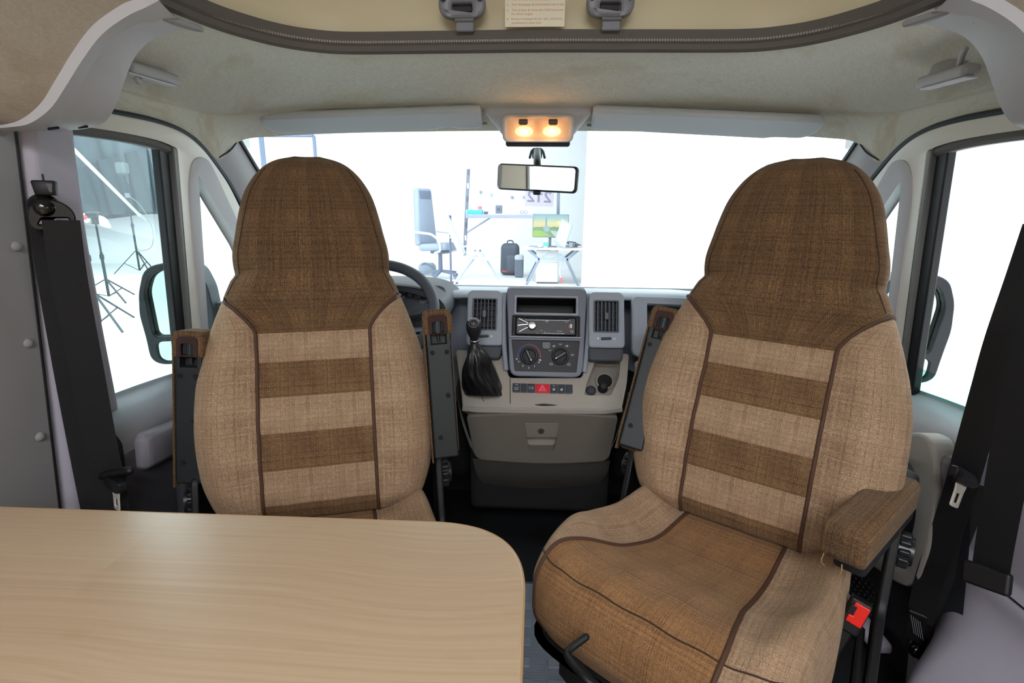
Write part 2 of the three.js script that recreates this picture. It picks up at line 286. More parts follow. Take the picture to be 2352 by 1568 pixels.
// hoop trims on the B pillars, fabric panels behind them
const HOOP = {
  rear: [[-0.87, 1.268, -0.83], [-0.826, 1.27, -0.83], [-0.79, 1.276, -0.83], [-0.753, 1.297, -0.83], [-0.723, 1.327, -0.83], [-0.687, 1.366, -0.83], [-0.651, 1.399, -0.83], [-0.61, 1.422, -0.83], [-0.578, 1.434, -0.83], [-0.564, 1.446, -0.84]],
  mid: [[-0.895, 1.266, -0.86], [-0.85, 1.269, -0.86], [-0.801, 1.275, -0.86], [-0.766, 1.292, -0.86], [-0.728, 1.329, -0.86], [-0.696, 1.368, -0.86], [-0.657, 1.401, -0.86], [-0.617, 1.421, -0.86], [-0.593, 1.428, -0.87], [-0.57, 1.438, -0.88]],
  front: [[-0.915, 1.28, -0.95], [-0.85, 1.282, -0.95], [-0.805, 1.285, -0.95], [-0.767, 1.296, -0.95], [-0.74, 1.325, -0.95], [-0.718, 1.363, -0.95], [-0.695, 1.398, -0.95], [-0.663, 1.424, -0.95], [-0.622, 1.437, -0.95], [-0.58, 1.445, -0.95]],
};
for (const s of [-1, 1]) {
  const side = s < 0 ? 'left' : 'right', fl = p => V(-s * p[0], p[1], p[2]);
  const rows = [HOOP.rear, HOOP.mid, HOOP.front].map(r => r.map(fl));
  const out = rows[2].map(p => V(p.x + s * 0.08, p.y + 0.03, p.z - 0.03)), inr = rows[0].map(p => V(p.x + s * 0.06, p.y + 0.04, p.z + 0.0));
  const seg = (a, b, n = 8) => net([a, b], 60, n, 0.8, 0.1);
  const t = struct(part(`trim_${s < 0 ? 2 : 3}`, [seg(rows[0], rows[1], 3), seg(rows[1], rows[2], 10), seg(rows[2], out, 4), seg(inr, rows[0], 4)], M.trim), `light grey moulded hoop over the ${side} B pillar`);
  const slot = (p, q, r) => tube([p, V(p).lerp(V(q), 0.5).add(V(0, r, 0)), q].map(k => V(k)), 0.0022, 14, 6);
  const pA = fl([-0.631, 1.423, -0.885]), pB = fl([-0.612, 1.432, -0.885]); part('slot', slot(pA, pB, 0.004), M.rubberDark, t);
  part('slot', slot(fl([-0.797, 1.273, -0.868]), fl([-0.78, 1.275, -0.868]), 0.0), M.rubberDark, t); part('slot', slot(fl([-0.799, 1.284, -0.93]), fl([-0.783, 1.286, -0.93]), 0), M.rubberDark, t);
  // end plate of the hoop beside the roof opening
  part('end_cap', bar(fl([-0.595, 1.438, -0.875]), fl([-0.57, 1.439, -0.94]), 0.03, 0.010, [0, 1, .6], 0.004), M.trimGrey, t);
  const g = [[-.36, .00, .3], [-.36, .03, .3], [-.36, .08, .3], [-.33, .12, .28], [-.30, .16, .26], [-.28, .18, .25], [-.26, .2, .25], [-.22, .22, .25], [-.15, .24, .25], [-.08, .25, .25]];
  const far = rows[0].map((p, i) => V(p.x - s * g[i][0], p.y + g[i][1], p.z + g[i][2]));
  const midr = rows[0].map((p, i) => V(p.x - s * g[i][0] * 0.5, p.y + g[i][1] * 0.62, p.z + g[i][2] * 0.5));
  struct(part(`wall_upper_${side}`, [net([inr.map((p, i) => V(rows[0][i].x + s * 0.004, rows[0][i].y + 0.002, rows[0][i].z - 0.01)), midr, far], 50, 16, 0.75, 0.5)], M.feltPanel), `beige felt panel above the ${side} B pillar`);
}
// B pillars: cover, rear strip with screw caps, lower moulding
for (const s of [-1, 1]) {
  const side = s < 0 ? 'left' : 'right', map = sideMap(s);
  const cover = surf((u, v) => { const h = lerp(-0.02, 1.30, v), d0 = 0.885, d1 = lerp(1.075, 0.985, sstep(0.3, 1.3, h)); const d = lerp(d0, d1, u); const off = 0.030 * Math.sin(Math.min(1, u * 5) * Math.PI / 2) - 0.05 * sstep(0.93, 1.0, u); return map(d, h, off); }, 24, 40, 0.15, 1.3);
  const t = struct(part(`trim_${s < 0 ? 4 : 5}`, [cover], M.trimCool), `pale moulded cover of the ${side} B pillar`);
  part('rear_strip', surf((u, v) => map(lerp(.58, .879, u), lerp(-.02, 1.30, v), .016), 14, 20, .3, 1.3), M.trimGrey, t);
  part('joint', tube([0, .3, .6, .9, 1.1, 1.3].map(h => map(.881, h, .014)), .004, 40, 6), M.rubberDark, t);
  for (const h of [1.085, 0.915, 0.735, 0.5, 1.27]) { const c = lathe([[0, 0.007], [0.004, 0.0066], [0.0075, 0.004], [0.009, 0]], 18); c.rotateZ(s * 90 * R); c.translate(...map(0.858, h, 0.016)); part('screw_cap', c, M.trimGrey, t); }
}
{ // bulging lower moulding of the right B pillar and its mate
  for (const s of [-1, 1]) {
    const map = sideMap(s);
    const g = surf((u, v) => { const h = lerp(-0.02, s < 0 ? 0.46 : 0.72, v), lead = 1.06 + 0.10 * sstep(0.75, 0.1, h); const d = lerp(lead, 0.55, u); const bulge = sstep(0.42, 0.18, h) * sstep(1.06, 0.9, d) * 0.15; const lip = 0.045 * sstep(0, 0.08, u); return map(d, h, 0.0 + lip + bulge + 0.02 * sstep(0.46, 0.44, h)); }, 40, 46, 0.6, 0.75);
    const t = struct(part(`trim_${s < 0 ? 6 : 7}`, [g], M.trimCool), `pale lower moulding beside the ${s < 0 ? 'left' : 'right'} seat`);
    part('groove', tube([map(1.09, 0.452, 0.058), map(0.95, 0.45, 0.06), map(0.8, 0.45, 0.06), map(0.6, 0.45, 0.06)], 0.0018, 20, 6), M.rubberDark, t);
  }
}
// door aperture seals
const SEAL = [[.80, 1.338], [.95, 1.340], [1.05, 1.345], [1.13, 1.348], [1.21, 1.349], [1.30, 1.341], [1.375, 1.318], [1.455, 1.266], [1.505, 1.225], [1.575, 1.15], [1.68, 1.0], [1.745, .86], [1.76, .6]];
for (const s of [-1, 1]) {
  const pts = spline(SEAL.map(p => onSide(s, p[0], p[1] - 0.014, 0.008)), 90);
  struct(part(`trim_${s < 0 ? 8 : 9}`, sweep(pts, [[-0.014, -0.012], [-0.011, 0.006], [-0.004, 0.012], [0.006, 0.012], [0.013, 0.004], [0.014, -0.012]], [-s, 0, 0]), M.rubber), `dark rubber seal of the ${s < 0 ? 'left' : 'right'} door opening`);
}
// A pillars
for (const s of [-1, 1]) {
  const a = [[.868, 1.345, 1.56], [.862, 1.27, 1.63], [.855, 1.16, 1.74], [.848, 1.05, 1.86], [.845, .93, 1.98]], b = [[.897, 1.283, 1.452], [.905, 1.21, 1.512], [.914, 1.11, 1.592], [.924, 1.0, 1.672], [.935, .85, 1.735]];
  const row = q => q.map(p => V(s * p[0], p[1], -p[2])), mid = a.map((p, i) => V(s * (lerp(p[0], b[i][0], 0.5) - 0.012), lerp(p[1], b[i][1], 0.5), -lerp(p[2], b[i][2], 0.5)));
  const t = struct(part(`trim_${s < 0 ? 10 : 11}`, net([row(a), mid, row(b)], 30, 12, 0.7, 0.12), M.trim), `pale cover of the ${s < 0 ? 'left' : 'right'} windscreen pillar`);
  part('windscreen_edge', sweep(spline(row(a), 30), [[-0.005, -0.006], [0.005, -0.006], [0.005, 0.006], [-0.005, 0.006]], [s, 0, 0]), M.rubberDark, t);
  part('joint', tube([V(s * .8655, 1.343, -1.556), V(s * .868, 1.31, -1.515), V(s * .8795, 1.286, -1.473)], 0.002, 16, 6), M.rubberDark, t);
}
// windscreen
{
  const top = HLfull[5].slice(6, 15), bot = [[.845, .89, 2.0], [.82, .87, 2.08], [.62, .84, 2.2], [.28, .82, 2.27], [0, .815, 2.3]].map(p => V(p[0], p[1], -p[2]));
  const b2 = [...bot.map(p => V(-p.x, p.y, p.z)), ...bot.slice(0, 4).reverse().map(p => p.clone())];
  struct(part('wall_cowl', box(1.75, .05, .34, .015).translate(0, .755, -2.5), M.blackSoft), 'black scuttle panel before the windscreen');
  const w = struct(part('window_1', net([top, b2], 40, 12, 1.8, 0.8), M.glass), 'windscreen of the cab');
}
// cab doors
for (const s of [-1, 1]) {
  const map = sideMap(s), side = s < 0 ? 'left' : 'right', door = root(`door_${s < 0 ? 1 : 2}`); struct(door, `${side} cab door`);
  const ex = (shape, holes, off, th, bev = 0.004) => mapGeo(plate(shape, th, bev, holes, 10), (x, y, z) => map(x, y, off + z), 40);
  const outer = [[.94, 1.328], [1.05, 1.332], [1.21, 1.336, .05], [1.30, 1.328, .05], [1.37, 1.302, .05], [1.44, 1.252, .05], [1.49, 1.212, .05], [1.56, 1.13, .05], [1.66, .985, .05], [1.73, .86], [1.73, .66], [.94, .66]];
  const win = [[.955, .70], [.955, 1.299], [1.05, 1.303, .05], [1.14, 1.304, .05], [1.215, 1.302, .04], [1.278, 1.292, .012], [1.31, .70]];
  const quart = [[1.335, .76], [1.303, 1.20, .05], [1.322, 1.272, .05], [1.385, 1.282, .05], [1.425, 1.238, .05], [1.545, 1.085, .05], [1.645, .93, .04], [1.655, .76]];
  part('window_frame', ex(poly(outer), [hole(win), hole(quart)], -0.012, 0.034), M.whitePaint, door);
  part('quarter_trim', ex(poly(quart), [hole([[1.357, .79], [1.337, 1.236, .01], [1.347, 1.236, .006], [1.527, 1.05, .01], [1.615, .92, .02], [1.625, .79]])], -0.004, 0.03, 0.006), M.trim, door);
  const q = [[1.35, .775], [1.33, 1.24], [1.352, 1.245], [1.535, 1.05], [1.62, .93], [1.635, .775]];
  // weatherstrip and guide channel
  const ws = spline([[.95, 1.299], [1.05, 1.302], [1.14, 1.303], [1.215, 1.300], [1.262, 1.293]].map(p => map(p[0], p[1] - 0.008, 0.004)), 40);
  part('weatherstrip', sweep(ws, rectProf(0.022, 0.026, 0.006), [-s, 0, 0]), std(0x5a5652, 0.7), door);
  part('guide_channel', [bar(map(1.243, 1.288, 0), map(1.283, .70, 0), 0.034, 0.02, [s, 0, 0], 0.004)], M.black, door);
  part('guide_trim', [bar(map(1.266, 1.290, 0.01), map(1.306, .70, 0.01), 0.012, 0.022, [s, 0, 0], 0.003)], std(0x6f706e, 0.5), door);
  // inner card with the window ledge
  const offAt = curve1([[-0.1, .05], [.05, .055], [.3, .085], [.5, .092], [.63, .10], [.675, .098], [.7, .085], [.725, .04], [.735, .0], [.745, -.012]]);
  const ledge = d => 0.045 * sstep(1.0, 1.7, d);
  const card = (h0, h1, d0 = .95, d1 = 1.86) => surf((u, v) => { const d = lerp(d0, d1, u), h = lerp(h0, h1, v); return map(d, h - ledge(d) * sstep(0.2, 0.7, h), offAt(h)); }, 36, 24, 0.9, h1 - h0);
  part('sill', card(.655, .745), s < 0 ? M.doorGrey : M.doorLight, door);
  part('door_card', card(-.08, .654), s < 0 ? grained(0x4b4a50, .6) : grained(0x2a2c31, .65), door);
  const sd = (a) => a.map(p => [-p[2], p[1]]);
  // elbow rest at the rear of the ledge
  part('armrest', mapGeo(T(box(0.16, 0.085, 0.05, 0.02, 4), 1.06, 0.64, 0.0), (x, y, z) => map(x, y - 0.25 * Math.max(0, x - 1.06), 0.10 + z), 50), M.doorGrey, door);
  if (s > 0) {
    const o = sd([[0.816, 0.643, -1.162], [0.81, 0.705, -1.07], [0.809, 0.71, -1.029], [0.812, 0.681, -1.007], [0.821, 0.588, -0.99], [0.833, 0.473, -0.996], [0.843, 0.374, -1.015], [0.847, 0.327, -1.062], [0.851, 0.293, -1.197], [0.845, 0.351, -1.222]]);
    const i = sd([[0.82, 0.603, -1.15], [0.817, 0.628, -1.094], [0.818, 0.621, -1.065], [0.821, 0.592, -1.05], [0.829, 0.513, -1.046], [0.838, 0.415, -1.059], [0.841, 0.393, -1.078], [0.844, 0.362, -1.187], [0.841, 0.391, -1.199]]);
    part('pull_handle', mapGeo(plate(poly(o, .03), 0.05, 0.008, [hole(i, .02)], 8), (x, y, z) => map(x, y, 0.085 + z), 50), M.doorBeige, door);
    part('handle_bridge', [bar(V([0.832, 0.58, -1.212]), V([0.83, 0.598, -1.066]), 0.012, 0.03, [0, 1, 0], 0.004)], M.doorBeige, door);
    part('speaker_grille', [mapGeo(plate(poly(rectPts(0.16, 0.13, 1.28, .16), .02), 0.01, 0.003), (x, y, z) => map(x, y, 0.075 + z), 40)], M.blackSoft, door);
    const dots = []; for (let a = 0; a < 7; a++) for (let b = 0; b < 6; b++) dots.push(new THREE.SphereGeometry(0.0042, 8, 6).translate(...map(1.225 + a * 0.017 + (b % 2) * 0.0085, 0.11 + b * 0.018, 0.088)));
    part('grille_studs', dots, M.black, door).userData.kind = 'stuff';
    part('bottle_bin', mapGeo(T(box(0.34, 0.03, 0.05, 0.01, 3), 1.32, 0.07, 0), (x, y, z) => map(x, y, 0.10 + z), 40), M.trimCool, door);
  } else {
    part('map_pocket', mapGeo(plate(poly([[1.10, .60], [1.32, .56], [1.30, .22], [1.12, .26]], .05), 0.03, 0.01), (x, y, z) => map(x, y, 0.085 + z), 50), grained(0x45444a, .6), door);
  }
  // panes
  const pane = (pts, name, label) => { const m = struct(part(name, mapGeo(new THREE.ShapeGeometry(poly(pts)), (x, y, z) => map(x, y, -0.006), 30), M.glassTint), label); return m; };
  if (s < 0) pane([[.87, .69], [.87, 1.30], [1.05, 1.306], [1.215, 1.303], [1.27, 1.29], [1.31, .69]], 'window_2', 'closed pane of the left cab door');
  else { const m = struct(part('window_3', mapGeo(plate(poly([[.87, .60], [.90, .80, .02], [1.05, .797], [1.30, .785], [1.31, .60]]), 0.004, 0.001), (x, y, z) => map(x, y, -0.008 + z), 30), new THREE.MeshPhysicalMaterial({ color: 0xcfe9e6, roughness: 0, transmission: 1, thickness: 0, ior: 1.5, side: THREE.DoubleSide })), 'pane of the right cab door, wound down'); }
  pane(q, s < 0 ? 'window_4' : 'window_5', `quarter pane of the ${side} cab door`);
  // body outside the doors, closing sill and footwell
  struct(part(s < 0 ? 'wall_outer_left' : 'wall_outer_right', [mapGeo(T(box(1.4, 0.78, 0.02, 0.004), 1.42, 0.29, 0), (x, y, z) => map(x, y, -0.05 + z)), mapGeo(T(box(0.3, 0.5, 0.02, 0.004), 0.75, 0.62, 0), (x, y, z) => map(x, y, -0.03 + z)), mapGeo(T(box(0.34, 1.0, 0.02, 0.004), 0.72, 1.0, 0), (x, y, z) => map(x, y, -0.03 + z)), mapGeo(T(box(0.3, 0.9, 0.02, 0.004), 1.9, 0.5, 0), (x, y, z) => map(x, y, -0.03 + z))], M.white));
}

// ---------- dashboard ----------
function print(w, h, pxPerM, draw, base, rough = 0.5, extra = {}) { // a flat printed plate face: canvas w x h metres
  const c = document.createElement('canvas'); c.width = Math.round(w * pxPerM); c.height = Math.round(h * pxPerM); const x = c.getContext('2d');
  x.fillStyle = base; x.fillRect(0, 0, c.width, c.height); draw(x, c.width, c.height);
  const t = new THREE.CanvasTexture(c); t.colorSpace = THREE.SRGBColorSpace; return new THREE.MeshStandardMaterial({ map: t, roughness: rough, side: THREE.DoubleSide, ...extra });
}
const faceUv = (g, w, h, x = 0, y = 0) => { const p = g.attributes.position, uv = g.attributes.uv; for (let i = 0; i < p.count; i++) uv.setXY(i, (p.getX(i) - x) / w + 0.5, (p.getY(i) - y) / h + 0.5); return g; };
const dash = root('dashboard', [.029, .779, -1.57]); dash.rotation.x = -20 * R;
tag(dash, 'grey moulded dashboard with air vents, round heater dials and a beige centre console', 'dashboard');
const inDash = p => dash.worldToLocal(V(p)); dash.updateMatrixWorld(true);
const local = (geo) => geo.applyMatrix4(dash.matrixWorld.clone().invert()); // world-built geometry into the dashboard
{
  // body: top pad and fascia across the cab
  const prof = (x) => { const a = Math.abs(x), k = sstep(.55, .86, a), w = .17 * sstep(.36, .24, Math.abs(x - .025)) + .12 * sstep(.24, .3, x) * sstep(.85, .8, x); return [[2.28 - .28 * k * k, .828], [1.95, .866], [1.74, .893], [1.655, .900], [1.625, .883], [1.605 + w, .84], [1.575 + w, .76], [1.57 + w, .70], [1.60 + w, .62], [1.70, .52], [1.85, .40]].map(p => [p[0] - .03 * k, p[1] - .015 * k]); };
  const cols = []; for (let i = 0; i <= 40; i++) { const x = lerp(-.885, .885, i / 40); cols.push(new THREE.CatmullRomCurve3(prof(x).map(p => V(x, p[1], -p[0])), false, 'catmullrom', .3)); }
  part('fascia', local(surf((u, v) => { const p = cols[Math.round(u * 40)].getPoint(v); return [p.x, p.y, p.z]; }, 40, 60, 1.8, 1)), M.dash, dash);
  part('lower_fascia', local(merge([box(.62, .42, .2, .05, 4).translate(-.53, .40, -1.82), box(.6, .42, .2, .05, 4).translate(.58, .40, -1.82)])), M.blackSoft, dash);
}
{
  // centre frame with its openings
  const out = poly([[-.122, .128, .02], [-.118, .142, .02], [.118, .142, .02], [.124, .128, .02], [.114, -.11, .03], [.10, -.128, .02], [-.095, -.128, .02], [-.108, -.11, .03]], .02);
  part('centre_frame', plate(out, .055, .003, [hole(rectPts(.186, .052, 0, .0895), .003), hole(rectPts(.204, .062, 0, .0255), .003), hole([[-.107, -.014], [.107, -.014], [.097, -.116], [-.094, -.116]], .008)]).translate(0, 0, -.03), M.frame, dash);
  part('frame_cheek', tube([[-.129, .13, .0], [-.131, .08, .012], [-.127, -.02, .012], [-.118, -.11, .01]], .008, 30, 10), M.dash, dash); part('frame_cheek', tube([[.129, .13, 0], [.132, .08, .012], [.128, -.02, .012], [.119, -.11, .01]], .008, 30, 10), M.dash, dash);
  part('top_cap', T(box(.244, .024, .12, .011, 4), 0, .134, -.05, -.12), M.dash, dash);
  // open tray above the radio
  const tray = part('open_tray', [box(.19, .004, .12, .001).translate(0, .063, -.06), box(.19, .004, .12, .001).translate(0, .116, -.06), box(.004, .054, .12, .001).translate(-.094, .0895, -.06), box(.004, .054, .12, .001).translate(.094, .0895, -.06), box(.19, .054, .004, .001).translate(0, .0895, -.118)], M.black, dash);
  part('tray_rim', plate(poly(rectPts(.196, .062, 0, .0895), .004), .006, .002, [hole(rectPts(.180, .046, 0, .0895), .002)]).translate(0, 0, .024), std(0x868c97, .4), dash);
  part('divider', T(box(.222, .006, .012, .002), 0, -.0085, .026), std(0x868c97, .4), dash);
  // heater panel with printed scales
  const D1 = [-.049, -.0650], D2 = [.0455, -.0635];
  const mat = print(.22, .11, 4200, (c, w, h) => {
    const X = u => (u + .11) / .22 * w, Y = v => (-.01 - v) / .11 * h, s = w / .22; c.lineCap = 'round';
    const arc = (cx, cy, r, a, b, col, lw) => { c.strokeStyle = col; c.lineWidth = lw * s; c.beginPath(); c.arc(X(cx), Y(cy), r * s, a, b); c.stroke(); };
    for (let i = 0; i < 24; i++) { const a0 = Math.PI * (1.0 + i / 24), f = i / 23; arc(D1[0], D1[1], .0345, a0, a0 + Math.PI / 24, `rgb(${Math.round(lerp(40, 205, f))},${Math.round(lerp(70, 30, f))},${Math.round(lerp(200, 45, f))})`, .0024); }
    arc(D1[0] - .0345, D1[1] - .002, .0018, 0, 6.3, '#3b6cff', .001); arc(D1[0] + .0345, D1[1] - .002, .0018, 0, 6.3, '#e03040', .001);
    c.fillStyle = '#e6e8ea'; c.textAlign = 'center'; c.textBaseline = 'middle'; c.font = `bold ${.0075 * s}px sans-serif`;
    const put = (t, cx, cy, r, deg) => c.fillText(t, X(cx + r * Math.sin(deg * R)), Y(cy + r * Math.cos(deg * R)));
    put('0', D1[0], D1[1], .036, 122); put('1', D1[0], D1[1], .036, 152); put('2', D1[0], D1[1], .036, 180); put('3', D1[0], D1[1], .036, 210); put('4', D1[0], D1[1], .036, 240);
    const fan = (x, y, r) => { for (let k = 0; k < 4; k++) { c.beginPath(); c.ellipse(X(x) + r * .5 * s * Math.cos(k * 1.571), Y(y) + r * .5 * s * Math.sin(k * 1.571), r * .5 * s, r * .28 * s, k * 1.571 + .5, 0, 7); c.fill(); } };
    fan(D1[0] + .034, D1[1] - .012, .0038); fan(D1[0] - .037, D1[1] - .010, .0032);
    const person = (deg, kind) => { const x = X(D2[0] + .036 * Math.sin(deg * R)), y = Y(D2[1] + .036 * Math.cos(deg * R)), k = .0040 * s; c.strokeStyle = '#e6e8ea'; c.lineWidth = .001 * s; c.beginPath(); c.moveTo(x - k, y - k * .6); c.quadraticCurveTo(x - k * .2, y + k * .9, x + k * .4, y + k * .2); c.lineTo(x + k, y - k * .7); c.stroke(); if (kind) { c.beginPath(); c.arc(x + k * .5, y - k * .2, k * .5, 0, 7); c.stroke(); } };
    person(-62, 0); person(-35, 1); person(0, 0); person(32, 1);
    const car = (deg) => { const x = X(D2[0] + .037 * Math.sin(deg * R)), y = Y(D2[1] + .037 * Math.cos(deg * R)), k = .0042 * s; c.strokeStyle = '#e6e8ea'; c.lineWidth = .001 * s; c.beginPath(); c.moveTo(x - k, y + k * .5); c.lineTo(x - k, y - k * .1); c.lineTo(x - k * .3, y - k * .8); c.lineTo(x + k * .6, y - k * .8); c.lineTo(x + k, y); c.lineTo(x + k, y + k * .5); c.closePath(); c.stroke(); };
    car(133); car(-133); c.strokeStyle = '#e6e8ea'; c.lineWidth = .0009 * s; const wx = X(D2[0] + .037), wy = Y(D2[1] + .004); c.beginPath(); c.moveTo(wx - .003 * s, wy + .002 * s); c.lineTo(wx - .004 * s, wy - .002 * s); c.lineTo(wx + .004 * s, wy - .002 * s); c.lineTo(wx + .003 * s, wy + .002 * s); c.closePath(); c.stroke();
  }, '#15181f', .55);
  part('heater_panel', faceUv(plate(poly([[-.1055, -.0155], [.1055, -.0155], [.0955, -.1145], [-.0925, -.1145]], .007), .010, .002), .22, .11, 0, -.065).translate(0, 0, .006), mat, dash);
  for (const [c, ang] of [[D1, -27], [D2, 58]]) {
    const d = sub('dial', dash);
    part('dial_ring', lathe([[.0205, .0], [.0262, .0], [.0268, .004], [.0255, .013], [.0228, .0155], [.0208, .0145], [.0205, .008]], 44).rotateX(Math.PI / 2).translate(c[0], c[1], .015), std(0x3a3d42, .35), d);
    part('dial_face', lathe([[0, .008], [.019, .008], [.0205, .004], [.0208, .0]], 36).rotateX(Math.PI / 2).translate(c[0], c[1], .015), M.black, d);
    part('dial_bar', T(box(.010, .040, .015, .003, 3), c[0], c[1], .027, 0, 0, -ang * R), std(0x15171a, .4), d);
    const q = ang === -27 ? 153 : 238; part('dial_mark', T(box(.0032, .0055, .002, .0005, 1), c[0] + .0155 * Math.sin(q * R), c[1] + .0155 * Math.cos(q * R), .0345, 0, 0, -q * R), M.white, d);
  }
  const rb = part('recirculation_button', plate(poly([[-.0135, -.033], [.0135, -.033], [.0135, -.050], [.010, -.056], [-.010, -.056], [-.0135, -.050]], .002), .006, .0015).translate(.003, .012, .014), std(0x272b31, .4), dash);
  part('indicator', [T(box(.007, .0012, .001, .0003, 1), .003, -.025, .0204), cyl(.0016, .0016, .001, 12).rotateX(Math.PI / 2).translate(.003, -.0345, .0202)], std(0x9aa0a6, .5), dash);
}
// side air vents
for (const s of [-1, 1]) {
  const c = s < 0 ? -.187 : .181, v = sub('vent_panel', dash);
  part('housing', plate(poly([[c - .053, .132, .02], [c + .053, .132, .02], [c + .056, -.038, .014], [c - .053, -.038, .014]], .02), .05, .005, [hole(rectPts(.072, .094, c, .0575), .004)]).translate(0, 0, -.012), M.dash, v);
  part('plinth', plate(poly([[c - .053, -.034], [c + .056, -.034], [c + .050, -.078], [c - .050, -.078]], .012), .04, .006).translate(0, 0, -.016), M.dashDark, v);
  part('vent_rim', plate(poly(rectPts(.075, .097, c, .0575), .004), .005, .0015, [hole(rectPts(.068, .090, c, .0575), .003)]).translate(0, 0, .035), std(0x565b63, .45), v);
  part('vent_box', [box(.072, .094, .004, .001).translate(c, .0575, -.01)], M.black, v);
  for (let k = 0; k < 7; k++) { const g = box(.0022, .09, .016, .0009, 1); if (s > 0) g.rotateY(-.5); part('vent_fin', g.translate(c - .034 + k * .01135, .0575, .028), std(0x6d737c, .45), v); }
  for (let k = 0; k < 5; k++) part('vent_louvre', box(.068, .0018, .012, .0007, 1).translate(c, .0225 + k * .0175, .012), std(0x42474e, .5), v);
  part('vent_slider', [box(.011, .022, .008, .003).translate(c, .058, .040), ...[0, 1, 2, 3].map(k => box(.011, .0016, .002, .0006, 1).translate(c, .0515 + k * .0045, .0445))], std(0x5f656d, .4), v);
  part('vent_wheel', T(box(.032, .009, .010, .004, 3), c, -.010, .036, 0, 0, .06), M.dashDark, v);
  part('vent_mark', new THREE.TorusGeometry(.0028, .0007, 6, 18).translate(c + .024, -.010, .0385), M.white, v); part('vent_mark', cyl(.0026, .0026, .001, 18).rotateX(Math.PI / 2).translate(c - .024, -.010, .0385), M.white, v);
  for (let k = 0; k < 6; k++) part('demist_slot', T(box(.0062, .016, .003, .001, 1), c - .030 + k * .012, .128 - .0009 * (k - 2.5) ** 2, .030, -1.05), M.black, v);
}
{ // passenger side: open shelf
  part('shelf_surround', plate(poly([[.262, .128, .02], [.78, .118, .02], [.78, -.07, .03], [.262, -.06, .03]], .02), .03, .008, [hole([[.300, .112], [.74, .102], [.74, .008], [.300, .016]], .01)]).translate(0, 0, -.02), M.dash, dash);
  part('shelf_recess', [box(.44, .004, .14, .001).translate(.52, .010, -.08), box(.44, .1, .004, .001).translate(.52, .06, -.14), box(.004, .1, .14, .001).translate(.300, .06, -.08), box(.44, .004, .14, .001).translate(.52, .112, -.08)], grained(0x34383e, .6), dash);
  part('shelf_ledge', T(box(.44, .02, .03, .008, 3), .52, .004, .0), M.dash, dash);
  part('glove_door', plate(poly([[.27, -.07], [.78, -.075], [.76, -.18], [.29, -.17]], .02), .02, .006).translate(0, 0, -.02), M.dash, dash);
  // driver side: instrument hood and gauge face
  const hood = surf((u, v) => { const a = lerp(-1, 1, u), x = -.465 + a * lerp(.205, .215, v), y = .872 + .066 * Math.sqrt(Math.max(0, 1 - a ** 4)) - .018 * v * 0; const z = lerp(-1.50, -1.72, v); return [x, y - .02 * (1 - v) * a * a, z]; }, 40, 10, .5, .2);
  part('instrument_hood', local(merge([hood, surf((u, v) => { const a = lerp(-1, 1, u), h0 = .872 + .066 * Math.sqrt(Math.max(0, 1 - a ** 4)) - .02 * a * a; return [-.465 + a * lerp(.205, .19, v), h0 - .014 * v - .002, lerp(-1.5, -1.505, v)]; }, 40, 3, .5, .02), surf((u, v) => { const a = lerp(-1, 1, u), h0 = .872 + .066 * Math.sqrt(Math.max(0, 1 - a ** 4)) - .02 * a * a; return [-.465 + a * .19, h0 - .016 - .01 * v, lerp(-1.505, -1.6, v)]; }, 40, 3, .5, .1)])), M.dashDark, dash);
  const gm = print(.36, .13, 2200, (c, w, h) => {
    for (const [cx, t] of [[.29, ['10', '20', '30', '40', '50']], [.71, ['0', '20', '40', '60', '80', '100', '120', '140', '160']]]) { c.strokeStyle = '#d8dde2'; c.fillStyle = '#d8dde2'; c.lineWidth = 2; c.beginPath(); c.arc(cx * w, h * .62, h * .46, 2.5, 6.9); c.stroke(); c.font = `${Math.round(h * .10)}px sans-serif`; c.textAlign = 'center'; t.forEach((k, i) => { const a = 2.6 + i * (4.1 / (t.length - 1)); c.fillText(k, cx * w + Math.cos(a) * h * .36, h * .65 + Math.sin(a) * h * .36); c.beginPath(); c.moveTo(cx * w + Math.cos(a) * h * .46, h * .62 + Math.sin(a) * h * .46); c.lineTo(cx * w + Math.cos(a) * h * .42, h * .62 + Math.sin(a) * h * .42); c.stroke(); }); }
  }, '#4a4f57', .5);
  const gf = faceUv(plate(poly(rectPts(.37, .13), .03), .01, .003), .36, .13); gf.rotateX(-25 * R); gf.translate(-.465, .862, -1.585); part('gauge_face', local(gf), gm, dash);
}
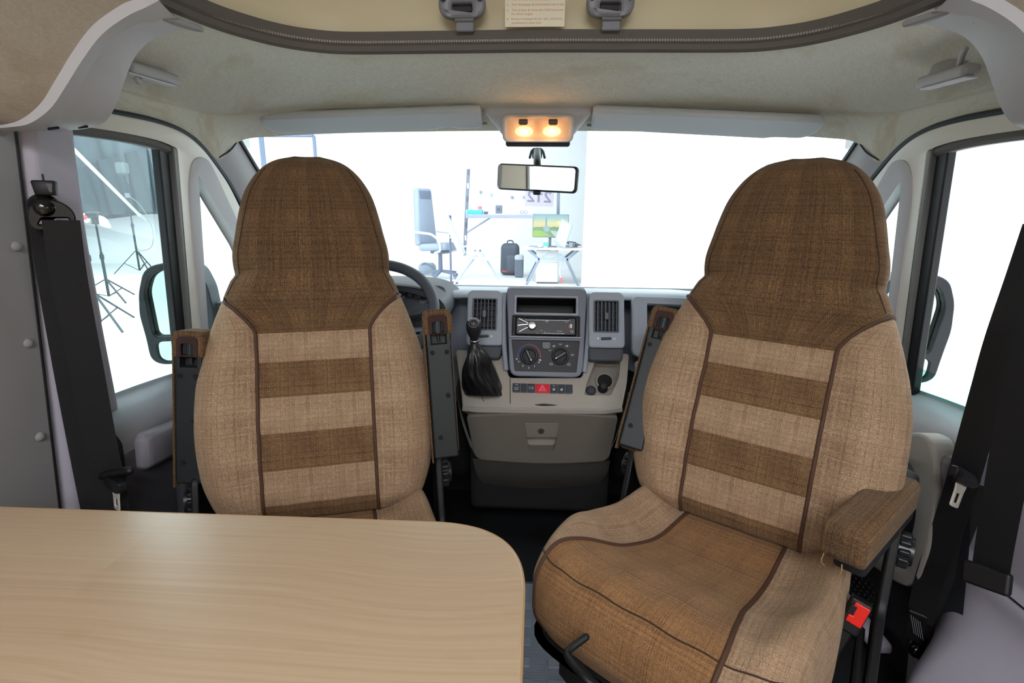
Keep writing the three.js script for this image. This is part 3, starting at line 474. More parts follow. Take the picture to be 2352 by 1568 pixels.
{ // beige centre console below the frame; its own slanted plane
  const cons = new THREE.Group(); cons.position.set([0.026, 0.588, -1.455][0], [0.026, 0.588, -1.455][1], [0.026, 0.588, -1.455][2]); cons.rotation.x = -42 * R; scene.add(cons); cons.updateMatrixWorld(true);
  const put = (name, geo, mat) => { geo = Array.isArray(geo) ? merge(geo) : geo; geo.applyMatrix4(cons.matrixWorld); return part(name, local(geo), mat, dash); };
  const top = [[-0.278, 0.184], [-0.187, 0.182], [-0.132, 0.174], [-0.104, 0.092], [0.114, 0.097], [0.138, 0.181], [0.263, 0.183]];
  const out = poly([[-0.239, -0.011], [-0.246, 0.035], ...top, [0.25, 0.083], [0.23, 0.002]], .012);
  const bootHole = [[-0.243, 0.15], [-0.234, 0.088], [-0.208, 0.046], [-0.131, 0.039], [-0.125, 0.059], [-0.148, 0.117], [-0.17, 0.158]];
  const trayHole = [[0.157, 0.166], [0.24, 0.166], [0.23, 0.097], [0.202, 0.036], [0.116, 0.036], [0.125, 0.08]];
  put('console', [plate(out, .05, .004, [hole(bootHole, .012), hole(trayHole, .012)]).translate(0, 0, -.045)], M.console);
  put('console_lip', [sweep([[...[-0.239, -0.005], 0], [...[-0.191, -0.009], 0], [...[0, -0.007], 0], [...[0.181, -0.003], 0], [...[0.23, 0.005], 0]].map(p => V(p)), [[-.012, -.03], [.008, -.02], [.012, .0], [.004, .008], [-.012, .002]], [0, 0, 1])], M.console);
  // storage pocket walls and floor
  const ring = trayHole.map(p => V(p[0], p[1], 0)); const walls = [];
  walls.push(surf((u, v) => { const k = u * 6, i = Math.floor(k) % 6, f = k - Math.floor(k), a = ring[i], b = ring[(i + 1) % 6]; return [lerp(a.x, b.x, f), lerp(a.y, b.y, f), lerp(.002, lerp(a.y, b.y, f) < .06 ? -.014 : -.06, v)]; }, 48, 3, .3, .06));
  const sh = new THREE.ShapeGeometry(poly(trayHole.map(p => [p[0], p[1]]), .01)); mapGeo(sh, (x, y) => [x, y, y < .06 ? -.028 : -.028 - (y - .06) * .7], 60);
  const fl = new THREE.ShapeGeometry(poly(trayHole, .01), 8); { const p = fl.attributes.position; for (let i = 0; i < p.count; i++) p.setZ(i, p.getY(i) < .06 ? -.013 : -.058); } fl.computeVertexNormals();
  put('tray_pocket', [walls[0], fl], M.console);
  const cupC = [0.186, 0.095]; put('cup_rim', [new THREE.TorusGeometry(.024, .003, 8, 36).translate(cupC[0], cupC[1], -.014)], M.console);
  put('cup_well', [new THREE.CircleGeometry(.0235, 32).translate(cupC[0], cupC[1], -.0115)], M.blackSoft);
  for (const [c, hgt, nm] of [[[0.143, 0.062], .010, 'power_socket'], [[0.179, 0.07], .022, 'cigar_lighter']]) put(nm, [lathe([[0, hgt], [.009, hgt], [.0105, hgt - .002], [.0115, .006], [.0145, .005], [.0155, 0]], 28).rotateX(Math.PI / 2).translate(c[0], c[1], -.012), new THREE.TorusGeometry(.0085, .0008, 6, 24).translate(c[0], c[1], -.012 + hgt)], nm === 'power_socket' ? M.dashDark : M.panelDark);
  // switch row
  const marks = ['rear', '', 'fog', 'tri', 'lock', 'open', ''], xs = [1177, 1196, 1211, 1229, 1263, 1281, 1298, 1315];
  const ya = 884, a0 = [-0.094, 0.072], a1 = [0.087, 0.076], b0 = [-0.093, 0.043], W = a1[0] - a0[0], H = a0[1] - b0[1];
  for (let k = 0; k < 7; k++) {
    const x0 = a0[0] + (xs[k] - 1177) / 138 * W, x1 = a0[0] + (xs[k + 1] - 1177) / 138 * W, w = x1 - x0 - .0012, red = k === 3;
    const mat = marks[k] ? print(w, H, 9000, (c, cw, ch) => {
      c.strokeStyle = red ? '#ff9aa6' : '#b8bec6'; c.fillStyle = c.strokeStyle; c.lineWidth = cw * .03; const m = cw / 2, n = ch / 2;
      if (marks[k] === 'tri') { for (const q of [.34, .17]) { c.beginPath(); c.moveTo(m, n - ch * q); c.lineTo(m + ch * q * 1.1, n + ch * q * .8); c.lineTo(m - ch * q * 1.1, n + ch * q * .8); c.closePath(); c.stroke(); } }
      else if (marks[k] === 'fog') { c.font = `${ch * .42}px sans-serif`; c.textAlign = 'center'; c.textBaseline = 'middle'; c.fillText('O8', m, n); }
      else if (marks[k] === 'rear') { c.strokeRect(m - cw * .24, n - ch * .05, cw * .48, ch * .26); for (const d of [-.1, 0, .1]) { c.beginPath(); c.moveTo(m + d * cw, n + ch * .28); c.lineTo(m + d * cw, n - ch * .0); c.stroke(); } c.fillRect(m - cw * .22, ch * .16, cw * .44, ch * .05); }
      else { c.fillRect(m - cw * .16, n, cw * .32, ch * .22); c.beginPath(); c.arc(m + (marks[k] === 'open' ? cw * .12 : 0), n, cw * .11, Math.PI, 0); c.stroke(); if (marks[k] === 'lock') c.fillRect(m - cw * .2, ch * .16, cw * .4, ch * .05); }
    }, red ? '#d8283a' : '#383e47', .42) : std(0x383e47, .42);
    const cx = (x0 + x1) / 2, cy = a0[1] - H / 2; const r = k === 0 ? [[-w / 2, -H / 2, .006], [w / 2, -H / 2, .0005], [w / 2, H / 2, .0005], [-w / 2, H / 2, .001]] : k === 6 ? [[-w / 2, -H / 2, .0005], [w / 2, -H / 2, .006], [w / 2, H / 2, .001], [-w / 2, H / 2, .0005]] : rectPts(w, H);
    const p = put('switch', faceUv(plate(poly(r, .0006), .008, .0012), w, H).translate(cx, cy, .001), mat); p.userData.label = red ? 'red hazard switch with a triangle' : 'dark grey switch';
  }
  put('console_joint', [tube([[...[-0.102, 0.092], .006], [...[-0.1, 0.046], .006], [...[-0.098, 0.007], .006]], .0011, 20, 6)], M.rubberDark);
  // lockable drawer
  const dr = new THREE.Group(); dr.position.set([0.022, 0.489, -1.475][0], [0.022, 0.489, -1.475][1], [0.022, 0.489, -1.475][2]); dr.rotation.x = 12 * R; scene.add(dr); dr.updateMatrixWorld(true);
  const drawer = sub('drawer', dash); const putD = (name, geo, mat) => { geo = Array.isArray(geo) ? merge(geo) : geo; geo.applyMatrix4(dr.matrixWorld); return part(name, local(geo), mat, drawer); };
  const hollow = [[-0.059, 0.057], [0.058, 0.061], [0.052, -0.008], [0.043, -0.054], [-0.04, -0.057], [-0.05, -0.011]];
  putD('drawer_front', plate(poly([[...[-0.227, 0.072], .02], [...[0.004, 0.094], .2], [...[0.225, 0.083], .02], [...[0.209, -0.085], .03], [...[0.012, -0.106], .2], [...[-0.204, -0.094],   .03]], .02), .05, .006, [hole(hollow, .008)]).translate(0, 0, -.04), grained(0x716a60, .6));  // front darker than the console: shade put into its colour
  putD('hollow_back', [plate(poly(hollow, .008), .004, .001).translate(0, 0, -.03)], M.console);
  putD('drawer_handle', plate(poly([[-0.055, 0.052], [0.056, 0.056], [0.05, -0.003], [-0.046, -0.006]], .008), .026, .005).translate(0, 0, -.018), grained(0x847d72, .5));
  putD('lock', [cyl(.0085, .0085, .006, 24).rotateX(Math.PI / 2).translate([-0.001, 0.024][0], [-0.001, 0.024][1], .009), new THREE.TorusGeometry(.0085, .0012, 8, 28).translate([-0.001, 0.024][0], [-0.001, 0.024][1], .011)], std(0x4a463f, .4));
  putD('keyhole', box(.002, .009, .002, .0006, 1).translate([-0.001, 0.024][0], [-0.001, 0.024][1], .0125), M.black);
  putD('drawer_gap', [sweep([[...[-0.227, 0.081], -.02], [...[0.004, 0.101], -.01], [...[0.224, 0.092], -.02]].map(p => V(p)), rectProf(.02, .02, .002), [0, 0, 1])], M.black);
  const skirt = [[-0.192, 0.394, -1.5], [0.02, 0.389, -1.49], [0.239, 0.4, -1.5]].map(p => V(p)), skirt2 = [[-0.18, 0.308, -1.54], [0.022, 0.307, -1.53], [0.229, 0.318, -1.54]].map(p => V(p)), skirt3 = [[-0.141, 0.208, -1.62], [0.024, 0.198, -1.62], [0.187, 0.22, -1.62]].map(p => V(p));
  part('console_skirt', local(net([skirt, skirt2, skirt3], 30, 12, .3, .1)), grained(0x4a463f, .65), dash);
  part('console_side', local(net([[V(-.225, .585, -1.46), V(-.2, .48, -1.48), V(-.17, .38, -1.52)], [V(-.25, .6, -1.56), V(-.235, .48, -1.58), V(-.21, .36, -1.62)], [V(-.26, .6, -1.7), V(-.25, .48, -1.72), V(-.23, .34, -1.74)]], 12, 12, .2, .2)), M.console, dash); part('console_side', local(net([[V(.265, .585, -1.46), V(.245, .48, -1.48), V(.215, .38, -1.52)], [V(.29, .6, -1.56), V(.275, .48, -1.58), V(.25, .36, -1.62)], [V(.30, .6, -1.7), V(.29, .48, -1.72), V(.27, .34, -1.74)]], 12, 12, .2, .2)), M.console, dash);
  part('console_core', local(box(.46, .46, .1, .02).translate(.02, .40, -1.62)), M.blackSoft, dash);
  scene.remove(cons); scene.remove(dr);
}
// radio
{
  const r = root('car_radio', [.029, .779, -1.57]); r.rotation.x = -20 * R; tag(r, 'black single-slot car radio with a round silver volume knob', 'radio');
  const cy = .0255; const fm = print(.182, .053, 9000, (c, w, h) => {
    const g = '#c9ced4'; c.fillStyle = '#08090b'; c.fillRect(w * .36, h * .28, w * .45, h * .42); c.fillStyle = '#e4e7ea'; c.textAlign = 'center'; c.font = `bold ${h * .10}px sans-serif`; c.fillText('JVC', w * .52, h * .24);
    c.font = `${h * .06}px sans-serif`; c.fillText('DISP', w * .43, h * .77); c.fillText('MP3/WMA', w * .73, h * .79); c.fillText('KD-R', w * .84, h * .25); c.fillText('i', w * .36, h * .84); c.fillText('T/P', w * .49, h * .84); c.fillRect(w * .47, h * .89, w * .34, h * .028); c.fillStyle = '#7d848c'; for (let k = 0; k < 6; k++) c.fillRect(w * (.34 + k * .075), h * .90, w * .05, h * .03);
    c.strokeStyle = '#aab0b6'; c.lineWidth = h * .014; for (let k = 0; k < 4; k++) { c.beginPath(); c.moveTo(w * .02, h * (.30 + .13 * k)); c.quadraticCurveTo(w * .12, h * (.3 + .13 * k), w * .17, h * (.42 + .05 * k)); c.stroke(); }
  }, '#0b0c0f', .45);
  part('sleeve', plate(poly(rectPts(.203, .061, 0, cy), .002), .06, .001, [hole(rectPts(.184, .055, 0, cy), .002)]).translate(0, 0, -.045), M.black, r);
  part('face', faceUv(plate(poly(rectPts(.182, .053, 0, cy), .003), .02, .003), .182, .053, 0, cy).translate(0, 0, .004), fm, r);
  part('disc_slot', box(.13, .0045, .004, .001).translate(.005, cy + .0215, .0235), M.black, r);
  part('slot_lip', box(.135, .0012, .003, .0004).translate(.005, cy + .0185, .0245), std(0x9aa0a8, .25, { metalness: .8 }), r);
  const k = part('volume_knob', lathe([[0, .014], [.010, .0136], [.0125, .012], [.0138, .004], [.0142, 0]], 40).rotateX(Math.PI / 2).translate(-.0415, cy + .001, .024), M.chrome, r);
  part('knob_wing', [T(box(.042, .006, .004, .002), -.066, cy + .004, .025, 0, 0, .12), T(box(.036, .004, .003, .0015), -.066, cy - .010, .0245, 0, 0, .5), T(box(.034, .004, .003, .0015), -.068, cy + .016, .0245, 0, 0, -.45)], M.steel, r);
  part('usb_port', [box(.006, .012, .003, .001).translate(.0765, cy + .002, .0245)], std(0xe9e4d8, .4), r);
  part('usb_flap', [box(.0028, .012, .003, .001).translate(.071, cy + .001, .0245)], std(0xd45a20, .4), r);
  part('aux_socket', new THREE.TorusGeometry(.0035, .0012, 8, 20).translate(.079, cy - .015, .0245), M.steel, r);
  for (const k of [-1, 1]) part('side_grip', box(.005, .05, .012, .001).translate(k * .096, cy, .012), M.black, r);
}
// gear lever
{
  const g = root('gear_lever', [0, 0, 0]); tag(g, 'black gear lever with a leather boot on the centre console', 'gear lever');
  const rings = [[[-0.174, 0.788, -1.43], .010], [[-0.171, 0.775, -1.431], .017], [[-0.168, 0.76, -1.432], .026], [[-0.167, 0.735, -1.436], .035], [[-0.169, 0.704, -1.444], .042], [[-0.165, 0.673, -1.452], .049], [[-0.157, 0.64, -1.462], .054], [[-0.151, 0.615, -1.47], .054]];
  const cc = new THREE.CatmullRomCurve3(rings.map(r => V(r[0]))), rr = curve1(rings.map((r, i) => [i / 7, r[1]]));
  part('boot', surf((u, v) => { const c = cc.getPoint(v), a = u * 2 * Math.PI; const fold = 1 + (.13 * Math.sin(3 * a + 4 * v) + .07 * Math.sin(7 * a - 3 * v) + .05 * Math.sin(11 * a + 9 * v)) * sstep(.02, .3, v) * (1 - .5 * sstep(.7, 1, v)); const r = rr(v) * fold; return [c.x + r * Math.cos(a), c.y + r * Math.sin(a) * .35 * sstep(.4, 1, v), c.z + r * Math.sin(a)]; }, 90, 50, .25, .16), std(0x1a1a1d, .36, { bumpMap: plasticBump, bumpScale: .0002 }), g);
  part('boot_seam', tube(Array.from({ length: 16 }, (_, i) => { const v = i / 15, c = cc.getPoint(v); return [c.x + .004, c.y + .002, c.z + rr(v) * 1.0 + .001]; }), .0009, 30, 5), M.black, g);
  const top = V([-0.175, 0.861, -1.415]), bot = V([-0.173, 0.789, -1.428]), ax = top.clone().sub(bot), len = ax.length(); const q = new THREE.Quaternion().setFromUnitVectors(V(0, 1, 0), ax.normalize());
  const place = geo => geo.applyQuaternion(q).translate(bot.x, bot.y, bot.z);
  part('knob', place(lathe([[.0, len], [.010, len - .0015], [.017, len - .007], [.0212, len - .018], [.0215, len - .03], [.0185, len - .045], [.0125, len - .058], [.0105, .004], [0, .004]], 36)), std(0x26262a, .38), g);
  part('collar', place(lathe([[.0115, .0], [.0135, .002], [.0135, .007], [.0115, .009]], 30)), M.steel, g);
  const pc = V([-0.171, 0.851, -1.392]); const disc = []; for (const x of [-.006, 0, .006]) disc.push(box(.0008, .011, .0008, .0002, 1).translate(x, 0, 0)); disc.push(box(.013, .0008, .0008, .0002, 1)); disc.push(new THREE.TorusGeometry(.0125, .0005, 6, 30));
  const sp = merge(disc); sp.rotateX(-40 * R); sp.translate(pc.x, pc.y, pc.z); part('shift_pattern', sp, std(0x8b8b90, .5), g);
}
// steering wheel
{
  const w = root('steering_wheel', [-0.485, 0.863, -1.43]); tag(w, 'dark grey steering wheel half hidden by the left seat', 'steering wheel'); w.rotation.x = -50 * R;
  part('rim', new THREE.TorusGeometry(.196, .016, 16, 90), grained(0x474c54, .55), w);
  part('hub', [T(lathe([[0, .02], [.05, .016], [.075, 0], [.07, -.03], [.05, -.05]], 32), 0, 0, -.03, Math.PI / 2)], grained(0x30343a, .6), w);
  for (const a of [0.15, Math.PI - .15, -1.2, Math.PI + 1.2]) part('spoke', bar([.06 * Math.cos(a), .06 * Math.sin(a), -.025], [.186 * Math.cos(a), .186 * Math.sin(a), -.002], .03, .014, [0, 0, 1], .005), grained(0x3a3f46, .55), w);
  const c = root('steering_column', [-.485, .745, -1.60]); tag(c, 'dark column shroud under the steering wheel', 'steering column'); c.rotation.x = -50 * R;
  part('shroud', T(box(.12, .11, .22, .03, 4), 0, 0, -.02), M.dashDark, c); part('stalk', bar([.06, .0, .03], [.19, .02, .04], .014, .009, [0, 0, 1], .004), M.black, c); part('stalk', bar([-.06, 0, .03], [-.19, .02, .04], .014, .009, [0, 0, 1], .004), M.black, c);
}

// ---------- swivelling cab seats, both turned towards the living area ----------
const HW0 = curve1([[0, .208], [.048, .227], [.133, .247], [.24, .253], [.35, .250], [.435, .238], [.519, .218], [.604, .194], [.652, .179], [.672, .172], [.685, .172], [.713, .173], [.785, .162], [.84, .152], [.882, .142], [.93, .121], [.966, .094], [.985, .068], [1, .030]]);
const PW0 = curve1([[0, .121], [.3, .121], [.50, .122], [.53, .134], [.56, .155], [.59, .184], [.604, .200], [.63, .22]]);
const THK = curve1([[0, .045], [.04, .066], [.2, .074], [.5, .066], [.66, .055], [.69, .054], [.85, .052], [.93, .046], [.975, .034], [1, .010]]);
const BOL = curve1([[0, .0], [.06, .026], [.3, .036], [.5, .030], [.62, .012], [.7, .0], [1, 0]]);
const BEND = curve1([[0, .012], [.12, .016], [.25, .020], [.45, .004], [.6, -.004], [.68, -.006], [.8, .006], [1, .016]]);
const S_FLARE = 0.604, STRIPES = [0, .047, .14, .237, .331, .424, .502];
function seatBack(L, rec, y0, z0, pinch, HW) {
  const e = 0.55, cr = Math.cos(rec), sr = Math.sin(rec);
  const at = (s, th) => {
    const hw = HW(s), t = THK(s), c = Math.cos(th), q = Math.sin(th);
    const x = hw * Math.sign(c) * Math.abs(c) ** e, k = Math.abs(x) / Math.max(hw, 1e-4);
    let z = t * Math.sign(q) * Math.abs(q) ** e;
    if (q > 0) z += (BOL(s) * sstep(0.46, 0.74, k) - 0.006 * (1 - k * k) * sstep(0.1, 0.3, s)) * Math.abs(q) ** 0.5 + 0.0035 * sstep(0.35, 0.9, Math.abs(q)) * (Math.sin(s * 61 + x * 19) * 0.4 + Math.sin(x * 70 + s * 13) * 0.3);
    z += BEND(s) - 0.012 * pinch(s, x);
    return [x, y0 + s * L * cr + z * sr, z0 - s * L * sr + z * cr];
  };
  const ringAngle = ph => { const c = Math.cos(ph), t = Math.acos(Math.sign(c) * Math.abs(c) ** (1 / e)); return Math.sin(ph) < 0 ? -t : t; }; // even spacing round the section
  const theta = (s, x) => Math.acos(clamp((Math.abs(x) / HW(s)) ** (1 / e)));
  const front = (s, x) => { const th = theta(s, x); return at(s, x >= 0 ? th : Math.PI - th); };
  return { at, theta, front, ringAngle };
}
function makeSeat(name, label, pos, turn, o) {
  const seat = root(name, pos, turn); tag(seat, label, 'seat', o.group);
  const L = o.L, HW = s => HW0(s) * o.wide, B = seatBack(L, 15 * R, o.y, -0.20, (s, x) => Math.exp(-(((s - .672) / .012) ** 2)) * sstep(.10, .16, Math.abs(x)), HW);
  const pw = s => Math.min(PW0(s), HW(s));
  // centre stripes
  for (let k = 0; k < STRIPES.length - 1; k++) {
    const g = surf((u, v) => { const s = lerp(STRIPES[k], STRIPES[k + 1], v), w = pw(s); return B.front(s, lerp(-w, w, u)); }, 26, 8, 0.27, L * (STRIPES[k + 1] - STRIPES[k]));
    part('stripe', g, k % 2 ? M.tan : M.darkStripe, seat).userData.label = k % 2 ? 'light woven stripe' : 'dark woven stripe';
  }
  // head cover: centre part between the flares, then all round
  const s0 = STRIPES[STRIPES.length - 1];
  part('head_cover', [
    surf((u, v) => { const s = lerp(s0, S_FLARE, v), w = pw(s); return B.front(s, lerp(-w, w, u)); }, 40, 8, 0.4, 0.07),
    surf((u, v) => { const s = 1 - (1 - S_FLARE) * (1 - v) ** 1.5; return B.at(s, B.ringAngle(u * 2 * Math.PI > Math.PI ? u * 2 * Math.PI - 2 * Math.PI : u * 2 * Math.PI)); }, 110, 60, 0.95, 0.34),
    surf((u, v) => B.at(1, u * Math.PI * 2).map((c, i) => lerp(c, B.at(1, Math.PI / 2).map((d, j) => (d + B.at(1, -Math.PI / 2)[j]) / 2)[i], v)), 30, 2, 0.1, 0.02),
  ], M.brown, seat).userData.label = 'dark brown woven head section';
  for (const sg of [-1, 1]) {
    const edge = s => { const t = B.theta(s, pw(s)); return t; };
    part('side_bolster', surf((u, v) => { const s = lerp(0, S_FLARE, v), t0 = edge(s); const ph = lerp(Math.acos(clamp(pw(s) / HW(s))), -Math.PI / 2, u); const th = u === 0 ? t0 : B.ringAngle(ph); return B.at(s, sg > 0 ? th : Math.PI - th); }, 54, 50, 0.36, L * S_FLARE), M.tan, seat);
    const line = []; for (let i = 0; i <= 46; i++) { const s = lerp(0.0, S_FLARE, i / 46), w = pw(s) * sg; const p = B.front(s, w); line.push(p); }
    for (let i = 1; i <= 8; i++) { const th = lerp(0, -Math.PI / 2, i / 8); line.push(B.at(S_FLARE, sg > 0 ? th : Math.PI - th)); }
    part('piping', tube(line, 0.0042, 130, 8), M.piping, seat);
    const outer = []; for (let i = 0; i <= 34; i++) { const s = lerp(0.05, S_FLARE - .004, i / 34), th = -0.22; outer.push(B.at(s, sg > 0 ? th : Math.PI - th)); }
    part('piping', tube(outer, 0.0032, 90, 6), std(0x77552f, .8), seat);
    const hs = []; for (let i = 0; i <= 40; i++) { const s = lerp(S_FLARE + .004, .955, i / 40), x = sg * HW(s) * lerp(.93, .84, i / 40); const p = V(B.front(s, x)), n = V(B.at(s, Math.PI / 2)); hs.push(p); }
    part('seam', tube(hs, 0.0013, 80, 6), M.seam, seat);
  }
  // cushion: profile from under the back over the crest and down the front
  const zc = curve1([[0, -.24], [.14, -.15], [.28, -.05], [.42, .05], [.55, .14], [.66, .205], [.74, .248], [.82, .276], [.9, .282], [1, .250]]);
  const yc = curve1([[0, .46], [.14, .512], [.28, .500], [.42, .512], [.55, .540], [.66, .552], [.74, .540], [.82, .508], [.9, .455], [1, .385]]);
  const hwc = curve1([[0, .220], [.2, .244], [.45, .264], [.7, .260], [1, .240]]), dy = o.y - .505 + .0;
  const C = (w, v) => { // w in [-1, 1] across
    const a = Math.abs(w), x = hwc(v) * (o.cw || 1) * Math.sign(w) * (1 - (1 - a) ** 1.6) * (1 + 0 * a) + (o.shift || 0) * sstep(0, .5, v);
    const kk = (1 - a ** 8) ** 0.38, top = yc(v) + 0.052 * sstep(.36, .76, a) * (1 - sstep(.46, .78, v)), yb = .385;
    let z = zc(v); if (z > .05) z = lerp(z, .05 + (z - .05) * .62, a ** 5);
    const wr = .0016 * Math.sin(w * 24 + v * 9) * sstep(.3, .5, v) * (1 - sstep(.75, .8, v));
    const q = (o.turn || 0) * sstep(-.1, .1, z), cq = Math.cos(q), sq = Math.sin(q); // the cushion sits slightly askew on its pan
    return [x * cq + z * sq, lerp(yb - .002, top + wr, kk) + dy, z * cq - x * sq];
  };
  const fl = curve1([[0, 0], [.3, .02], [.45, .15], [.58, .55], [.72, .9], [1, 1]]);
  const ucL = v => -lerp(.32, o.flareL, fl(v)), ucR = v => lerp(.32, o.flareR, fl(v));
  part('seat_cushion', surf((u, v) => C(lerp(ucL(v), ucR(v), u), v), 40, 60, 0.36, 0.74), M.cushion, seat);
  part('cushion_bolster', surf((u, v) => C(lerp(-1, ucL(v), u ** .7), v), 30, 60, 0.18, 0.74), M.tan, seat);
  part('cushion_bolster', surf((u, v) => C(lerp(ucR(v), 1, 1 - (1 - u) ** 1.45), v), 30, 60, 0.18, 0.74), M.tan, seat);
  for (const uc of [ucL, ucR]) part('piping', tube(Array.from({ length: 50 }, (_, i) => C(uc(i / 49), i / 49)), 0.0042, 140, 8), M.piping, seat);
  part('seam', tube(Array.from({ length: 40 }, (_, i) => { const w = lerp(-.97, .97, i / 39), p = C(w, .735 - .05 * Math.abs(w) ** 4); return [p[0], p[1] + .0006, p[2]]; }), 0.0014, 90, 6), M.seam, seat);
  // shell below the cushion, side plates, swivel base
  part('seat_pan', [surf((u, v) => { const p = C(lerp(-1, 1, u), .02); const q = C(lerp(-.93, .93, u), lerp(.03, .97, v)); return [q[0] * 1.0, .378 + dy, q[2] * .97]; }, 20, 20, .5, .5), sweep([[-.243, .368 + dy, -.15], [-.247, .363 + dy, 0], [-.243, .358 + dy, .14], [-.20, .353 + dy, .225], [-.1, .353 + dy, .265], [0, .353 + dy, .272], [.1, .353 + dy, .265], [.20, .353 + dy, .225], [.243, .358 + dy, .14], [.247, .363 + dy, 0], [.243, .368 + dy, -.15]].map(p => V(p)), rectProf(.012, .075, .004), [0, 1, 0])], M.blackSoft, seat);
  part('swivel_base', [box(.30, .05, .30, .02, 3).translate(0, .32 + dy, 0), cyl(.13, .13, .05, 36).translate(0, .275 + dy, 0), box(.23, .26 + dy, .26, .012, 3).translate(0, (.26 + dy) / 2 + .002, -.02)], M.blackSoft, seat);
  for (const sg of [-1, 1]) {
    part('side_frame', [plate(poly([[-.26, .34 + dy], [.06, .34 + dy], [.02, .40 + dy], [-.14, .46 + dy], [-.19, .62 + dy], [-.27, .62 + dy]], .02), .016, .004).rotateY(-Math.PI / 2).translate(sg * .266 + .008, 0, 0)], M.black, seat);
    const knob = sub('recline_knob', seat), kz = -.235, ky = .545 + dy, kx = sg * .285;
    const ribs = []; for (let k = 0; k < 10; k++) ribs.push(T(box(.02, .012, .014, .004), kx, ky + .028 * Math.cos(k * .628), kz + .028 * Math.sin(k * .628)));
    part('wheel', [cyl(.03, .027, .03, 30).rotateZ(Math.PI / 2).translate(kx, ky, kz), ...ribs], std(0x1a1c1f, .35), knob);
  }
  for (const pt of o.flat || []) pt(seat);
  return seat;
}
// folding armrest: from pivot to tip, underside facing 'face'
function armrest(seat, pivot, tip, face, w = .056) {
  pivot = V(pivot); tip = V(tip); const y = tip.clone().sub(pivot), len = y.length(); y.normalize(); let z = V(face); z.addScaledVector(y, -z.dot(y)).normalize(); const x = y.clone().cross(z);
  const arm = new THREE.Group(); arm.name = 'armrest_tmp'; arm.matrix.makeBasis(x, y, z).setPosition(pivot); arm.matrix.decompose(arm.position, arm.quaternion, arm.scale); scene.add(arm);
  const h = w / 2, cap = .055, fl = len - cap;
  part('arm_frame', [T(box(w, fl - .025, .03, .005, 3), 0, (fl - .025) / 2, -.016), T(box(.011, .05, .03, .003), -h + .0056, fl - .01, -.016), T(box(.011, .05, .03, .003), h - .0056, fl - .01, -.016), T(box(w * .62, .05, .008, .002), 0, fl - .005, -.027), cyl(.004, .004, .03, 10).translate(0, fl - .005, -.014)], grained(0x171b1d, .55), arm);
  for (const [a, b] of [[-.29, fl - .045], [.29, fl - .045], [.22, fl * .5], [-.2, fl * .17]]) part('screw_hole', cyl(.0055, .0055, .003, 14).rotateX(Math.PI / 2).translate(a * w, b, 0.0), M.blackSoft, arm);
  const ribs = []; for (let k = 0; k < 16; k++) ribs.push(T(box(.0026, .042, .004, .001, 1), .0125 * Math.sin(k * .3927), fl + .022, -.014 + .0125 * Math.cos(k * .3927), 0, k * .3927, 0));
  part('knob', [cyl(.0125, .0125, .044, 20).translate(0, fl + .022, -.014), ...ribs], std(0x23292c, .4), arm);
  const u = (a, b) => poly([[-a, 0], [-a, b, a * .55], [a, b, a * .55], [a, 0]], 0.004);
  part('end_cover', [plate(u(h + .005, cap + .002), .062, .003, [hole([[-.0165, .0], [-.0165, cap - .022, .012], [.0165, cap - .022, .012], [.0165, .0]].map(p => [p[0], p[1] + .0005, p[2]]))], 10).translate(0, fl - .004, -.062)], M.brown, arm);
  part('cover_lining', [plate(u(h - .006, cap - .011), .05, .002, [hole([[-.0155, .0], [-.0155, cap - .024, .012], [.0155, cap - .024, .012], [.0155, .0]].map(p => [p[0], p[1] + .0006, p[2]]))], 10).translate(0, fl - .003, -.046)], std(0x3a2622, .95), arm);
  part('pad', [T(box(w + .010, len - .01, .042, .016, 4), 0, len / 2 - .01, -.051), T(box(.004, len - .03, .05, .0018), -h - .004, len / 2 - .025, -.028)], M.brown, arm);
  seat.attach(arm); arm.name = 'armrest'; const k = seat.children.filter(c => c !== arm && c.name.startsWith('armrest')).length; if (k) arm.name = `armrest_${String(k).padStart(3, '0')}`;
  return arm;
}
const seatL = makeSeat('cab_seat', 'brown and beige striped cab seat behind the table, both armrests folded up', [-.430, 0, -.895], 17 * R, { y: .463, L: .83, wide: 1.01, flareL: .6, flareR: .6 });
armrest(seatL, [-0.755, 0.563, -1], [-0.742, 0.899, -1.05], [.12, .1, 1]);
armrest(seatL, [-0.2, 0.594, -1.1], [-0.227, 0.934, -1.16], [.25, .1, 1]);
const seatR = makeSeat('cab_seat', 'brown and beige striped cab seat beside the right door, one armrest lowered', [.355, 0, -.893], -34.5 * R, { y: .478, L: .81, wide: 1.045, flareL: .72, flareR: .42, shift: -.034, cw: .925, turn: -5 * R });
armrest(seatR, [0.221, 0.624, -1.12], [0.312, 0.933, -1.25], [-.35, .1, 1]);
